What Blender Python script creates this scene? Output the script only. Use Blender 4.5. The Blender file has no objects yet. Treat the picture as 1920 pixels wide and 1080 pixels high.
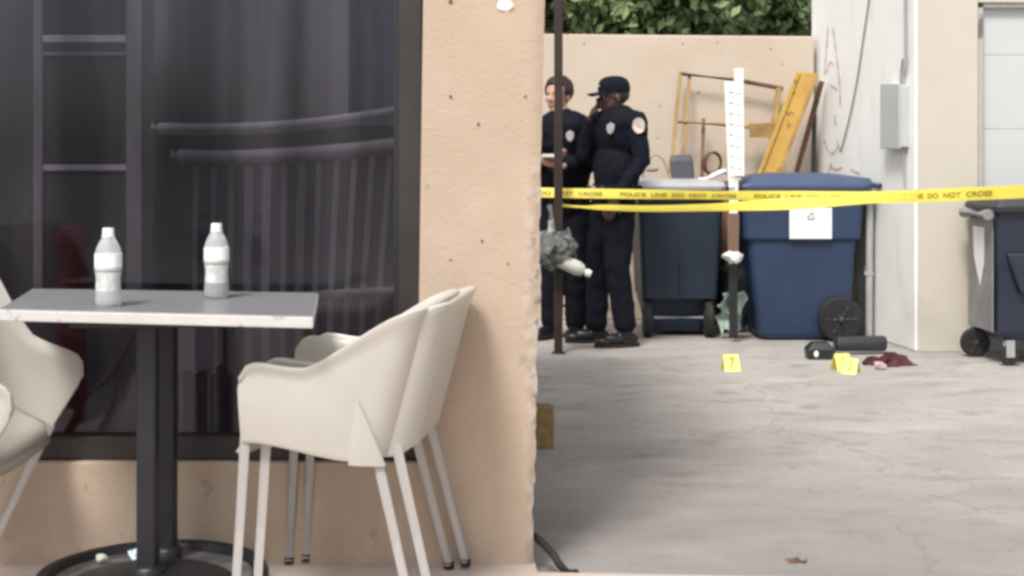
import bpy, bmesh, math, random
from mathutils import Vector, Matrix, Euler
import numpy as np
random.seed(7); R = math.radians
S = bpy.context.scene; COL = S.collection

# ------------------------------------------------------------------ camera
CH, F, HY = 1.2, 2600.0, 300.0            # eye height, focal length in photo pixels, horizon row
cd = bpy.data.cameras.new('camera'); cam = bpy.data.objects.new('camera', cd); COL.objects.link(cam)
cam.location = (0, 0, CH); cam.rotation_euler = (R(90), 0, 0)
cd.sensor_width = 36; cd.lens = 36*F/1920; cd.shift_y = -(540-HY)/1920; cd.clip_end = 2000; cd.clip_start = .05
S.camera = cam
# ------------------------------------------------------------------ sky and sun
W = bpy.data.worlds.new('World'); S.world = W; W.use_nodes = True
wn = W.node_tree.nodes; wl = W.node_tree.links
bg = wn['Background']; sky = wn.new('ShaderNodeTexSky'); sky.sky_type = 'NISHITA'; sky.sun_disc = False
SUN_EL, SUN_AZ = R(54), R(205)            # azimuth clockwise from +Y
sky.sun_elevation = SUN_EL; sky.sun_rotation = SUN_AZ; sky.dust_density = 4; sky.air_density = 1.0; sky.ozone_density = 1
hs = wn.new('ShaderNodeHueSaturation'); hs.inputs['Saturation'].default_value = .22
wl.new(sky.outputs[0], hs.inputs['Color']); wl.new(hs.outputs[0], bg.inputs['Color']); bg.inputs['Strength'].default_value = .125
sd = bpy.data.lights.new('sun', 'SUN'); sd.energy = 2.2; sd.angle = R(14); sd.color = (1, .95, .88)
sun = bpy.data.objects.new('sun', sd); COL.objects.link(sun)
d = Vector((math.sin(SUN_AZ)*math.cos(SUN_EL), math.cos(SUN_AZ)*math.cos(SUN_EL), math.sin(SUN_EL)))
sun.rotation_euler = d.to_track_quat('Z', 'Y').to_euler()
S.view_settings.view_transform = 'Standard'; S.view_settings.look = 'None'
S.view_settings.exposure = 0.5; S.view_settings.gamma = 1
try: S.cycles.filter_width = 3.2
except Exception: pass

def P(x, y, Y):                            # photo pixel at a known distance Y -> metres
    s = F/Y; return Vector(((x-960)/s, Y, CH-(y-HY)/s))
def PX(x, Y): return (x-960)*Y/F
def PZ(y, Y): return CH-(y-HY)*Y/F

# ------------------------------------------------------------------ materials
def mat(name, c, rough=.6, var=.12, scale=6, bump=0., bscale=60, metal=0., spec=None, c2=None, stretch=(1,1,1), trans=0., ior=None, coat=0):
    m = bpy.data.materials.new(name); m.use_nodes = True
    n = m.node_tree.nodes; l = m.node_tree.links; b = n['Principled BSDF']
    b.inputs['Roughness'].default_value = rough; b.inputs['Metallic'].default_value = metal
    if spec is not None: b.inputs['Specular IOR Level'].default_value = spec
    if trans: b.inputs['Transmission Weight'].default_value = trans
    if ior: b.inputs['IOR'].default_value = ior
    if coat: b.inputs['Coat Weight'].default_value = coat
    tc = n.new('ShaderNodeTexCoord'); mp = n.new('ShaderNodeMapping'); mp.inputs['Scale'].default_value = stretch
    l.new(tc.outputs['Object'], mp.inputs['Vector'])
    nz = n.new('ShaderNodeTexNoise'); nz.inputs['Scale'].default_value = scale; nz.inputs['Detail'].default_value = 6; nz.inputs['Roughness'].default_value = .62
    l.new(mp.outputs[0], nz.inputs['Vector'])
    rp = n.new('ShaderNodeValToRGB'); rp.color_ramp.elements[0].position = .32; rp.color_ramp.elements[1].position = .68
    a = c2 if c2 else tuple(v*(1-var) for v in c); e = c if c2 else tuple(min(1, v*(1+var)) for v in c)
    rp.color_ramp.elements[0].color = (*a, 1); rp.color_ramp.elements[1].color = (*e, 1)
    l.new(nz.outputs['Fac'], rp.inputs[0]); l.new(rp.outputs[0], b.inputs['Base Color'])
    if bump:
        bz = n.new('ShaderNodeTexNoise'); bz.inputs['Scale'].default_value = bscale; bz.inputs['Detail'].default_value = 5
        l.new(mp.outputs[0], bz.inputs['Vector'])
        bp = n.new('ShaderNodeBump'); bp.inputs['Strength'].default_value = bump; bp.inputs['Distance'].default_value = .01
        l.new(bz.outputs['Fac'], bp.inputs['Height']); l.new(bp.outputs[0], b.inputs['Normal'])
    m['ramp'] = rp.name
    return m
def spots(m, c, scale, lo, hi, stretch=(1,1,1), amount=1.0, detail=4, off=(0,0,0), mask=None, mask2=None):
    """overlay of stains, chips or painted shade in a colour of their own where a noise exceeds a threshold"""
    n = m.node_tree.nodes; l = m.node_tree.links; b = n['Principled BSDF']
    src = b.inputs['Base Color'].links[0].from_socket
    tc = n.new('ShaderNodeTexCoord'); mp = n.new('ShaderNodeMapping'); mp.inputs['Scale'].default_value = stretch; mp.inputs['Location'].default_value = off
    l.new(tc.outputs['Object'], mp.inputs['Vector'])
    nz = n.new('ShaderNodeTexNoise'); nz.inputs['Scale'].default_value = scale; nz.inputs['Detail'].default_value = detail
    l.new(mp.outputs[0], nz.inputs['Vector'])
    mr = n.new('ShaderNodeMapRange'); mr.inputs['From Min'].default_value = lo; mr.inputs['From Max'].default_value = hi; mr.inputs['To Max'].default_value = amount
    l.new(nz.outputs['Fac'], mr.inputs['Value'])
    fac = mr.outputs[0]
    for mask in [q for q in (mask, mask2) if q]:      # mask = (axis, a, b): fades in from a to b along an axis of the object
        sx = n.new('ShaderNodeSeparateXYZ'); l.new(tc.outputs['Object'], sx.inputs[0])
        m2 = n.new('ShaderNodeMapRange'); m2.inputs['From Min'].default_value = mask[1]; m2.inputs['From Max'].default_value = mask[2]
        l.new(sx.outputs[mask[0]], m2.inputs['Value'])
        mu = n.new('ShaderNodeMath'); mu.operation = 'MULTIPLY'; l.new(fac, mu.inputs[0]); l.new(m2.outputs[0], mu.inputs[1]); fac = mu.outputs[0]
    mx = n.new('ShaderNodeMix'); mx.data_type = 'RGBA'
    l.new(fac, mx.inputs['Factor']); l.new(src, mx.inputs['A']); mx.inputs['B'].default_value = (*c, 1)
    l.new(mx.outputs['Result'], b.inputs['Base Color'])
    return m
def srgb(h):
    v = [int(h[i:i+2], 16)/255 for i in (0, 2, 4)]
    return tuple(x/12.92 if x <= .04045 else ((x+.055)/1.055)**2.4 for x in v)

M = {}
M['stucco'] = mat('stucco', (.465,.365,.28), .85, .05, 2.2, .28, 70)
spots(M['stucco'], (.30,.27,.23), 14, .66, .70, amount=.7)
spots(M['stucco'], (.60,.56,.51), 22, .46, .58, mask=(0, .025, .075), amount=.8, mask2=(2, 1.3, 1.0))
spots(M['stucco'], (.20,.19,.18), 26, .56, .64, mask=(0, .035, .07), off=(3,1,7), amount=.8, mask2=(2, 1.25, .95))
spots(M['stucco'], (.43,.32,.24), 4, .48, .75, amount=.6, off=(9,3,1))
spots(M['stucco'], (.27,.21,.17), 5, .42, .66, (1,1,.5), .7, off=(4,4,1), mask=(2, .32, .02))  # browner towards the foot of the wall
spots(M['stucco'], (.52,.44,.36), 7, .54, .7, amount=.3, off=(2,7,1))
M['beige_wall'] = mat('beige_wall', (.53,.455,.37), .9, .05, 1.2, .3, 30)
spots(M['beige_wall'], (.50,.36,.26), 2.2, .52, .75, amount=.55, off=(2,0,5))
spots(M['beige_wall'], (.22,.19,.17), 16, .70, .73, amount=.8)
M['white_wall'] = mat('white_wall', (.84,.85,.83), .85, .03, 2, .25, 25)
spots(M['white_wall'], (.60,.57,.54), 3, .56, .8, (2,2,.6), .45)
M['cream_wall'] = mat('cream_wall', (.55,.515,.44), .85, .04, 1.5, .25, 30)
spots(M['cream_wall'], (.42,.38,.32), 3, .5, .72, amount=.55, mask=(2, .6, 0))
M['garage_door'] = mat('garage_door', (.54,.56,.565), .5, .02, 2)
M['jamb'] = mat('jamb', (.42,.41,.38), .7, .1, 12)
spots(M['jamb'], (.16,.14,.13), 9, .56, .62, (1,1,.4))
M['bronze'] = mat('bronze_frame', (.035,.030,.030), .45, .15, 8, metal=.2)
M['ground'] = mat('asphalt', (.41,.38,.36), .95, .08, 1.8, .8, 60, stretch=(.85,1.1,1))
spots(M['ground'], (.33,.31,.295), 1.7, .44, .66, (.8,1.2,1), .75)
spots(M['ground'], (.24,.215,.20), .9, .30, .62, (.5,.9,1), .75, off=(1.7,2.1,0), mask=(1, 6.6, 5.0), mask2=(0, 1.5, .4))  # building shade painted into the ground, near left of the yard
spots(M['ground'], (.22,.205,.19), 5, .54, .70, (.8,1.2,1), .65)
spots(M['ground'], (.09,.085,.08), 30, .66, .72, (.6,1.3,1), .8)
spots(M['ground'], (.60,.575,.54), 3.6, .52, .70, (.8,1.2,1), .25, off=(3,8,0))
spots(M['ground'], (.215,.20,.195), 1.1, .20, .62, (.7,1.1,1), .85, off=(6,2,0), mask=(1, 6.2, 4.1))  # canopy shade painted in, deepening towards the pavement
spots(M['ground'], (.27,.25,.235), 60, .5, .62, amount=.45, off=(3,8,0))
def cracks(m, c, scale, width):
    n = m.node_tree.nodes; l = m.node_tree.links; b = n['Principled BSDF']; src = b.inputs['Base Color'].links[0].from_socket
    tc = n.new('ShaderNodeTexCoord'); nz = n.new('ShaderNodeTexNoise'); nz.inputs['Scale'].default_value = 2.5; nz.inputs['Detail'].default_value = 6; l.new(tc.outputs['Object'], nz.inputs['Vector'])
    va = n.new('ShaderNodeVectorMath'); va.operation = 'MULTIPLY_ADD'; va.inputs[1].default_value = (.6,.6,.6); l.new(nz.outputs['Color'], va.inputs[0]); l.new(tc.outputs['Object'], va.inputs[2])
    vo = n.new('ShaderNodeTexVoronoi'); vo.feature = 'DISTANCE_TO_EDGE'; vo.inputs['Scale'].default_value = scale; l.new(va.outputs[0], vo.inputs['Vector'])
    mr = n.new('ShaderNodeMapRange'); mr.inputs['From Min'].default_value = 0; mr.inputs['From Max'].default_value = width; mr.inputs['To Min'].default_value = .28; mr.inputs['To Max'].default_value = 0; l.new(vo.outputs['Distance'], mr.inputs['Value'])
    mx = n.new('ShaderNodeMix'); mx.data_type = 'RGBA'; l.new(mr.outputs[0], mx.inputs['Factor']); l.new(src, mx.inputs['A']); mx.inputs['B'].default_value = (*c, 1); l.new(mx.outputs['Result'], b.inputs['Base Color'])
cracks(M['ground'], (.11,.10,.095), .55, .006)
M['sidewalk'] = mat('sidewalk_concrete', (.50,.42,.37), .9, .1, 5, .4, 50)
M['chair'] = mat('chair_plastic', (.47,.455,.41), .36, .04, 4, coat=.15)
spots(M['chair'], (.40,.36,.29), 7, .58, .78, amount=.35)
M['alu'] = mat('brushed_aluminium', (.42,.41,.40), .4, .06, 20, metal=.3, stretch=(1,1,.1))
M['tabletop'] = mat('grey_laminate', (.20,.20,.21), .38, .06, 5, spec=.5)
M['tableedge'] = mat('pale_edge_band', (.53,.52,.51), .5, .05, 14)
spots(M['tableedge'], (.30,.27,.24), 30, .62, .68, amount=.7)
M['iron'] = mat('black_iron', (.010,.011,.014), .45, .25, 8, .2, 60)
M['worn'] = mat('sheen_grey_iron', (.20,.195,.19), .3, .6, 18, c2=(.03,.03,.034))  # mottled grey paints the sky sheen on the iron dish
M['black'] = mat('black_plastic', (.016,.017,.02), .45, .2, 6)
M['cap_plastic'] = mat('white_cap', (.85,.86,.88), .35, .03, 10)
M['label'] = mat('white_label', (.86,.90,.90), .45, .02, 30)
M['label_grey'] = mat('grey_label', (.60,.62,.62), .4, .25, 60)
M['pet'] = mat('clear_bottle', (.93,.96,.97), .06, .01, 4, trans=.7, ior=1.2)
M['tape'] = mat('yellow_tape', (.86,.74,.12), .4, .08, 5, spec=.4)
M['tape_ink'] = mat('tape_ink', (.26,.21,.03), .5, .1, 9)
M['blue_bin'] = mat('blue_bin_plastic', (.027,.047,.100), .5, .12, 3, spec=.35)
spots(M['blue_bin'], (.06,.06,.075), 3, .45, .7, amount=.7, mask=(2, .45, 0))
M['blue_lid'] = mat('blue_lid_plastic', (.05,.078,.15), .42, .1, 4)
M['grey_bin'] = mat('slate_bin_plastic', (.018,.029,.048), .5, .1, 3, spec=.3)
M['grey_lid'] = mat('grey_lid_plastic', (.40,.40,.43), .45, .12, 6)
M['dark_bin'] = mat('dark_blue_bin_plastic', (.018,.024,.042), .4, .2, 3)
M['bin_side'] = mat('lit_grey_panel', (.22,.22,.23), .5, .25, 7)
M['dark_lid'] = mat('charcoal_lid_plastic', (.035,.036,.042), .5, .15, 5)
M['rubber'] = mat('rubber', (.014,.014,.015), .7, .2, 10)
M['hub'] = mat('wheel_hub', (.05,.05,.052), .5, .2, 10)
M['navy'] = mat('navy_uniform', (.0048,.006,.0125), .85, spec=.2, var=.25, scale=9, bump=.5, bscale=40)
M['navy2'] = mat('navy_trousers', (.0045,.0055,.011), .85, spec=.2, var=.25, scale=9, bump=.5, bscale=35)
M['leather'] = mat('black_leather', (.010,.010,.011), .35, .2, 12)
M['skin_dark'] = mat('dark_skin', (.085,.045,.032), .5, .12, 20)
M['skin_pale'] = mat('pale_skin', (.55,.31,.24), .5, .1, 20)
M['hair'] = mat('dark_hair', (.022,.015,.012), .6, .3, 60)
M['silver'] = mat('silver_badge', (.75,.75,.74), .3, .1, 50, metal=.6)
M['patch'] = mat('embroidered_patch', (.60,.50,.44), .8, .2, 90)
M['eye'] = mat('eye_white', (.6,.58,.55), .3, .02, 5)
M['yellow_steel'] = mat('yellow_painted_steel', (.45,.27,.05), .55, .12, 7)
spots(M['yellow_steel'], (.17,.09,.035), 14, .62, .68, amount=.85)
M['rust_yellow'] = mat('rusty_yellow_tube', (.42,.28,.09), .6, .25, 10, c2=(.26,.15,.06))
M['rust'] = mat('rusty_steel', (.19,.085,.045), .75, .3, 12, c2=(.07,.04,.03))
M['brown'] = mat('weathered_wood', (.20,.12,.085), .8, .25, 14, stretch=(1,1,.2))
M['block'] = mat('raw_timber', (.33,.215,.10), .8, .2, 25, .3, 60, c2=(.19,.115,.055))
M['pole'] = mat('brown_painted_pole', (.030,.018,.015), .55, .3, 10)
M['white_metal'] = mat('white_board', (.82,.83,.82), .5, .03, 8)
M['slot'] = mat('grey_slot', (.58,.62,.63), .7, .1, 9)
M['graffiti'] = mat('faded_red_paint', (.52,.36,.35), .8, .2, 9, c2=(.66,.55,.54))
M['cable'] = mat('grey_cable', (.22,.21,.20), .6, .1, 10)
M['ebox'] = mat('grey_green_enamel', (.46,.50,.49), .5, .06, 5)
M['pipe'] = mat('grey_pipe', (.33,.34,.33), .5, .15, 9)
M['marker'] = mat('yellow_marker', (.88,.80,.22), .45, .04, 9)
M['marker_ink'] = mat('marker_ink', (.35,.32,.05), .6, .1, 9)
M['maroon'] = mat('maroon_cloth', (.075,.022,.024), .9, .35, 9, .5, 50)
M['pink'] = mat('pink_cloth', (.55,.38,.38), .9, .15, 20)
M['bag'] = mat('smoky_plastic_bag', (.16,.17,.165), .3, .5, 22, .8, 24, trans=.15)
M['paper'] = mat('white_plastic', (.62,.62,.56), .45, .08, 12)
M['litter_green'] = mat('pale_green_litter', (.30,.38,.34), .6, .4, 22)
M['leaf'] = mat('leaf', (.23,.30,.12), .6, .3, 1.6, c2=(.035,.07,.028))
M['bark'] = mat('bark', (.09,.065,.045), .9, .3, 14, .6, 30)
# window room and reflection stand-ins, seen through tinted glass
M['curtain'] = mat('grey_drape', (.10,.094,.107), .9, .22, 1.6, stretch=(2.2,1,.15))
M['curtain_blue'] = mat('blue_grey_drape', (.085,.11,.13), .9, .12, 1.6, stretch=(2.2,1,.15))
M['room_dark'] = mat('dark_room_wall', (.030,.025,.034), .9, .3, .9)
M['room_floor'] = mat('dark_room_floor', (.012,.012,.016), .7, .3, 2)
M['rail'] = mat('pale_rail', (.93,.92,.94), .5, .08, 5)
M['screen_bar'] = mat('screen_bar', (.17,.165,.18), .7, .3, 3)
M['screen_cross'] = mat('screen_cross', (.42,.40,.43), .7, .2, 3)
M['rail_dim'] = mat('grey_bar', (.88,.86,.92), .6, .12, 5)
M['red_post'] = mat('dull_red_paint', (.55,.07,.08), .6, .3, 5)
M['reed'] = mat('tan_cable', (.5,.40,.26), .6, .15, 8)

def glass_mat():
    m = bpy.data.materials.new('tinted_glass'); m.use_nodes = True; n = m.node_tree.nodes; l = m.node_tree.links
    n.remove(n['Principled BSDF']); out = n['Material Output']
    t = n.new('ShaderNodeBsdfTransparent'); t.inputs[0].default_value = (.64,.63,.655,1)
    g = n.new('ShaderNodeBsdfGlossy'); g.inputs['Roughness'].default_value = .09; g.inputs[0].default_value = (.86,.88,.96,1)
    tc = n.new('ShaderNodeTexCoord'); mp = n.new('ShaderNodeMapping'); mp.inputs['Scale'].default_value = (3.2,1,.35); l.new(tc.outputs['Object'], mp.inputs[0])
    sn = n.new('ShaderNodeTexNoise'); sn.inputs['Scale'].default_value = 1.6; sn.inputs['Detail'].default_value = 7; l.new(mp.outputs[0], sn.inputs['Vector'])
    cr_ = n.new('ShaderNodeValToRGB'); cr_.color_ramp.elements[0].position = .35; cr_.color_ramp.elements[1].position = .66
    cr_.color_ramp.elements[0].color = (.38,.37,.40,1); cr_.color_ramp.elements[1].color = (.66,.645,.68,1); l.new(sn.outputs['Fac'], cr_.inputs[0]); l.new(cr_.outputs[0], t.inputs[0])
    fr = n.new('ShaderNodeFresnel'); fr.inputs[0].default_value = 1.45
    nz = n.new('ShaderNodeTexNoise'); nz.inputs['Scale'].default_value = 1.2
    bp = n.new('ShaderNodeBump'); bp.inputs['Strength'].default_value = .05; l.new(nz.outputs['Fac'], bp.inputs['Height']); l.new(bp.outputs[0], g.inputs['Normal'])
    mx = n.new('ShaderNodeMixShader'); l.new(fr.outputs[0], mx.inputs[0]); l.new(t.outputs[0], mx.inputs[1]); l.new(g.outputs[0], mx.inputs[2])
    df = n.new('ShaderNodeBsdfDiffuse'); df.inputs[0].default_value = (.5,.5,.52,1); m2 = n.new('ShaderNodeMixShader'); dr = n.new('ShaderNodeMapRange'); dr.inputs['From Min'].default_value = .4; dr.inputs['From Max'].default_value = .8; dr.inputs['To Max'].default_value = .03; dr.inputs['To Min'].default_value = .0
    l.new(sn.outputs['Fac'], dr.inputs['Value']); l.new(dr.outputs[0], m2.inputs[0]); l.new(mx.outputs[0], m2.inputs[1]); l.new(df.outputs[0], m2.inputs[2])
    l.new(m2.outputs[0], out.inputs[0]); return m
M['glass'] = glass_mat()

# ------------------------------------------------------------------ mesh helpers
def link(name, bm, m, parent=None, smooth=False, bevel=0., bseg=2, rec=True):
    me = bpy.data.meshes.new(name)
    if rec: bmesh.ops.recalc_face_normals(bm, faces=bm.faces[:])
    bm.normal_update(); bm.to_mesh(me); bm.free()
    o = bpy.data.objects.new(name, me); COL.objects.link(o)
    for mm in (m if isinstance(m, (list, tuple)) else [m]): me.materials.append(mm)
    if parent: o.parent = parent
    if smooth:
        for p in me.polygons: p.use_smooth = True
        me.set_sharp_from_angle(angle=R(50))
    if bevel:
        b = o.modifiers.new('bevel', 'BEVEL'); b.width = bevel; b.segments = bseg; b.limit_method = 'ANGLE'; b.angle_limit = R(35)
    return o
def tag(o, label=None, cat=None, group=None, kind=None):
    if label: o['label'] = label
    if cat: o['category'] = cat
    if group: o['group'] = group
    if kind: o['kind'] = kind
    return o
def empty(name, loc, label, cat, group=None, rz=0):
    o = bpy.data.objects.new(name, None); COL.objects.link(o); o.location = loc; o.rotation_euler = (0,0,rz); o.empty_display_size = .1
    return tag(o, label, cat, group)
def N(): return bmesh.new()
def box(bm, x0, x1, y0, y1, z0, z1, mi=0):
    v = [bm.verts.new(p) for p in ((x0,y0,z0),(x1,y0,z0),(x1,y1,z0),(x0,y1,z0),(x0,y0,z1),(x1,y0,z1),(x1,y1,z1),(x0,y1,z1))]
    for f in ((0,3,2,1),(4,5,6,7),(0,1,5,4),(1,2,6,5),(2,3,7,6),(3,0,4,7)):
        bm.faces.new([v[i] for i in f]).material_index = mi
    return bm
def hexa(bm, pts):                         # 4 bottom + 4 top points
    v = [bm.verts.new(p) for p in pts]
    for f in ((0,3,2,1),(4,5,6,7),(0,1,5,4),(1,2,6,5),(2,3,7,6),(3,0,4,7)): bm.faces.new([v[i] for i in f])
    return bm
def frame_of(dv):
    dv = dv.normalized(); up = Vector((0,0,1)) if abs(dv.z) < .9 else Vector((0,1,0))
    a = dv.cross(up).normalized(); return a, a.cross(dv).normalized()
def tube(bm, pts, r, seg=10, caps=True, flat=1.0):
    pts = [Vector(p) for p in pts]; n = len(pts); rr = r if isinstance(r, (list, tuple)) else [r]*n
    rings = []; a0 = None
    for i, p in enumerate(pts):
        dv = (pts[min(i+1, n-1)]-pts[max(i-1, 0)])
        if dv.length < 1e-9: dv = Vector((0,0,1))
        dv.normalize()
        if a0 is None: a, b = frame_of(dv)
        else:
            a = (a0 - dv*a0.dot(dv)); a = a.normalized() if a.length > 1e-6 else frame_of(dv)[0]; b = dv.cross(a)
        a0 = a
        rings.append([bm.verts.new(p + (a*math.cos(2*math.pi*k/seg) + b*flat*math.sin(2*math.pi*k/seg))*rr[i]) for k in range(seg)])
    for i in range(n-1):
        for k in range(seg):
            bm.faces.new((rings[i][k], rings[i][(k+1)%seg], rings[i+1][(k+1)%seg], rings[i+1][k]))
    if caps: bm.faces.new(rings[0][::-1]); bm.faces.new(rings[-1])
    return bm
def lathe(bm, prof, seg=28, M4=None):
    rings = []
    for r, z in prof: rings.append([bm.verts.new((r*math.cos(2*math.pi*k/seg), r*math.sin(2*math.pi*k/seg), z)) for k in range(seg)])
    vs = [v for q in rings for v in q]
    for i in range(len(rings)-1):
        for k in range(seg): bm.faces.new((rings[i][k], rings[i][(k+1)%seg], rings[i+1][(k+1)%seg], rings[i+1][k]))
    bm.faces.new(rings[0][::-1]); bm.faces.new(rings[-1])
    if M4 is not None:
        for v in vs: v.co = M4 @ v.co
    return bm
def loft_rect(bm, secs, cr=.03, cs=4, caps=True):
    """secs: (z, x0, x1, y0, y1) rounded rectangles stacked upward"""
    rings = []
    for (z, x0, x1, y0, y1) in secs:
        c = min(cr, (x1-x0)/2.01, (y1-y0)/2.01); ring = []
        for (cx, cy, a0) in ((x1-c, y1-c, 0), (x0+c, y1-c, 90), (x0+c, y0+c, 180), (x1-c, y0+c, 270)):
            for k in range(cs+1):
                a = R(a0+90*k/cs); ring.append(bm.verts.new((cx+c*math.cos(a), cy+c*math.sin(a), z)))
        rings.append(ring)
    n = len(rings[0])
    for i in range(len(rings)-1):
        for k in range(n): bm.faces.new((rings[i][k], rings[i][(k+1)%n], rings[i+1][(k+1)%n], rings[i+1][k]))
    if caps: bm.faces.new(rings[0][::-1]); bm.faces.new(rings[-1])
    return bm
def bez(p, n=16):
    """Catmull-Rom through points"""
    p = [Vector(q) for q in p]; q = [p[0]*2-p[1]]+p+[p[-1]*2-p[-2]]; out = []
    for i in range(1, len(q)-2):
        for k in range(n):
            t = k/n; a, b, c, e = q[i-1], q[i], q[i+1], q[i+2]
            out.append(.5*((2*b)+(c-a)*t+(2*a-5*b+4*c-e)*t*t+(3*b-a-3*c+e)*t**3))
    out.append(p[-1]); return out
def ellipsoid(bm, c, r, rot=None, u=20, v=14):
    mt = Matrix.Translation(Vector(c)) @ (rot.to_4x4() if rot else Matrix.Identity(4)) @ Matrix.Diagonal((*r, 1))
    bmesh.ops.create_uvsphere(bm, u_segments=u, v_segments=v, radius=1, matrix=mt)
def crumple(bm, amp, sc, seed=0):
    from mathutils import noise
    for v in bm.verts:
        q = v.co*sc+Vector((seed*3.1, seed*1.7, seed)); v.co += Vector((noise.noise(q), noise.noise(q+Vector((17.3,5.1,9.7))), noise.noise(q+Vector((41.9,23.3,3.7)))))*amp*1.2
def text_bm(s, size, align='CENTER'):
    cu = bpy.data.curves.new('t', 'FONT'); cu.body = s; cu.size = size; cu.align_x = align; cu.align_y = 'CENTER'; cu.offset = size*.022
    o = bpy.data.objects.new('t', cu); COL.objects.link(o); bpy.context.view_layer.update()
    me = bpy.data.meshes.new_from_object(o.evaluated_get(bpy.context.evaluated_depsgraph_get()))
    bm = N(); bm.from_mesh(me); bpy.data.objects.remove(o); bpy.data.curves.remove(cu); bpy.data.meshes.remove(me)
    return bm
def copy_tree(o, parent=None):
    c = o.copy(); COL.objects.link(c); c.parent = parent
    for ch in [x for x in bpy.data.objects if x.parent == o]: copy_tree(ch, c)
    return c
def apply_mods(o):
    bpy.context.view_layer.update()
    me = bpy.data.meshes.new_from_object(o.evaluated_get(bpy.context.evaluated_depsgraph_get()))
    o.modifiers.clear(); o.data = me
    for p in me.polygons: p.use_smooth = True
    return o

# ------------------------------------------------------------------ setting: ground and pavement
GY = 0.03
bm = N(); bmesh.ops.create_grid(bm, x_segments=40, y_segments=40, size=400)
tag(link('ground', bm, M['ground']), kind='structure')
bm = N()                                    # raised pavement, ending just past the wall face
pts = [(-8,-8),(8,-8),(8,3.84),(.9,3.895),(.075,3.945),(.06,4.2),(-8,4.2)]
for z in (-.05, GY): pass
lo = [bm.verts.new((x,y,-.05)) for x,y in pts]; hi = [bm.verts.new((x,y,GY)) for x,y in pts]
bm.faces.new(hi)
for i in range(len(pts)): bm.faces.new((lo[i], lo[(i+1)%len(pts)], hi[(i+1)%len(pts)], hi[i]))
tag(link('pavement', bm, M['sidewalk'], bevel=.008), kind='structure')

# ------------------------------------------------------------------ the cafe building on the left
WY = 4.01
bld = empty('cafe_building', (0, WY, 0), 'peach stucco cafe building with a chipped corner and a large dark shop window', 'building')
def B(p): return (p[0], p[1]-WY, p[2])
from mathutils import noise
def pillar():
    bm = N(); nx, nz = 26, 150; z0, z1 = GY-.02, 2.5
    grid = []
    for j in range(nz+1):
        z = z0+(z1-z0)*j/nz; t = (z-GY)/1.63
        xl = -.279+.022*t; xr = .060+.034*t
        row = []
        for i in range(nx+1):
            u = i/nx; x = xl+(xr-xl)*u; y = 0
            e = max(0, (u-.90)/.10)
            nn = noise.noise(Vector((z*9, 3.3, 0)))*.5+noise.noise(Vector((z*31, 7, 0)))*.35+noise.noise(Vector((z*80, 1, 4)))*.15
            kz = .25+.75*(1-min(1, max(0, (z-.95)/.3))); x += e*nn*.018*kz; y += e*e*.014*(1+nn)*(.5+.5*kz)
            y += noise.noise(Vector((x*8, z*8, 2)))*.0025
            row.append(bm.verts.new((x, y, z)))
        for (dy, dx) in ((.05, .004), (.5, .0), (1.6, 0), (2.9, 0)):
            row.append(bm.verts.new((min(row[nx].co.x, .085+.02*t)*(1 if dy < .3 else .9)+dx*0, dy, z)))
        grid.append(row)
    m = len(grid[0])
    for j in range(nz):
        for i in range(m-1): bm.faces.new((grid[j][i], grid[j][i+1], grid[j+1][i+1], grid[j+1][i]))
        bm.faces.new((grid[j][0], grid[j+1][0], bmv(bm, grid, j+1), bmv(bm, grid, j)))
    return bm
_cache = {}
def bmv(bm, grid, j):
    if j not in _cache:
        c = grid[j][0].co; _cache[j] = bm.verts.new((c.x, .30, c.z))
    return _cache[j]
link('wall', pillar(), M['stucco'], bld, smooth=True)
for (px, py, rr_) in ((845,181,.004),(985,181,.0035),(897,233,.004),(904,452,.004),(845,487,.003),(952,494,.003),(845,3,.006)):
    bm = N(); tube(bm, [(PX(px,WY), -.0035, PZ(py,WY)), (PX(px,WY), .004, PZ(py,WY))], rr_, 10); link('bolt_hole', bm, M['rust'], bld)
bm = N(); c_ = Vector((PX(948,WY), -.001, PZ(10,WY))); ellipsoid(bm, c_, (.024,.004,.017), u=16, v=10); crumple(bm, .006, 70, 3); link('plaster_patch', bm, M['white_wall'], bld, smooth=True)
zs = PZ(868, WY)
bm = N(); box(bm, -5, -.25, 0.0035, .29, GY-.02, zs); link('wall', bm, M['stucco'], bld, bevel=.004)
bm = N(); box(bm, -5, -.27, 0.003, .30, 2.45, 2.5); link('wall', bm, M['stucco'], bld)
bm = N(); box(bm, -5.2, -5, 0, 2.9, 0, 2.5); link('wall', bm, M['stucco'], bld)
bm = N(); box(bm, -5, .06, 2.8, 2.9, 0, 2.5); link('wall', bm, M['stucco'], bld)
win = link('window', (lambda b: (box(b, -5, -.262, .035, .11, zs, zs+.068), box(b, PX(745,WY), -.262, .03, .12, zs+.068, 2.45), box(b, -5, -.262, .035, .11, 2.40, 2.449), b)[-1])(N()), M['bronze'], bld, bevel=.004)
bm = N(); box(bm, PX(735,WY), PX(745,WY), .06, .10, zs+.068, 2.40); link('frame', bm, M['black'], win)
bm = N(); box(bm, -5, PX(738,WY), .075, .081, zs+.06, 2.41); link('glass_pane', bm, M['glass'], win)
# room behind the glass (railing, screen, post, cable and stool back stand in for reflections)
bm = N(); box(bm, -4.9, .0, .31, 2.8, -.01, .04); link('floor', bm, M['room_floor'], bld)

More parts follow.
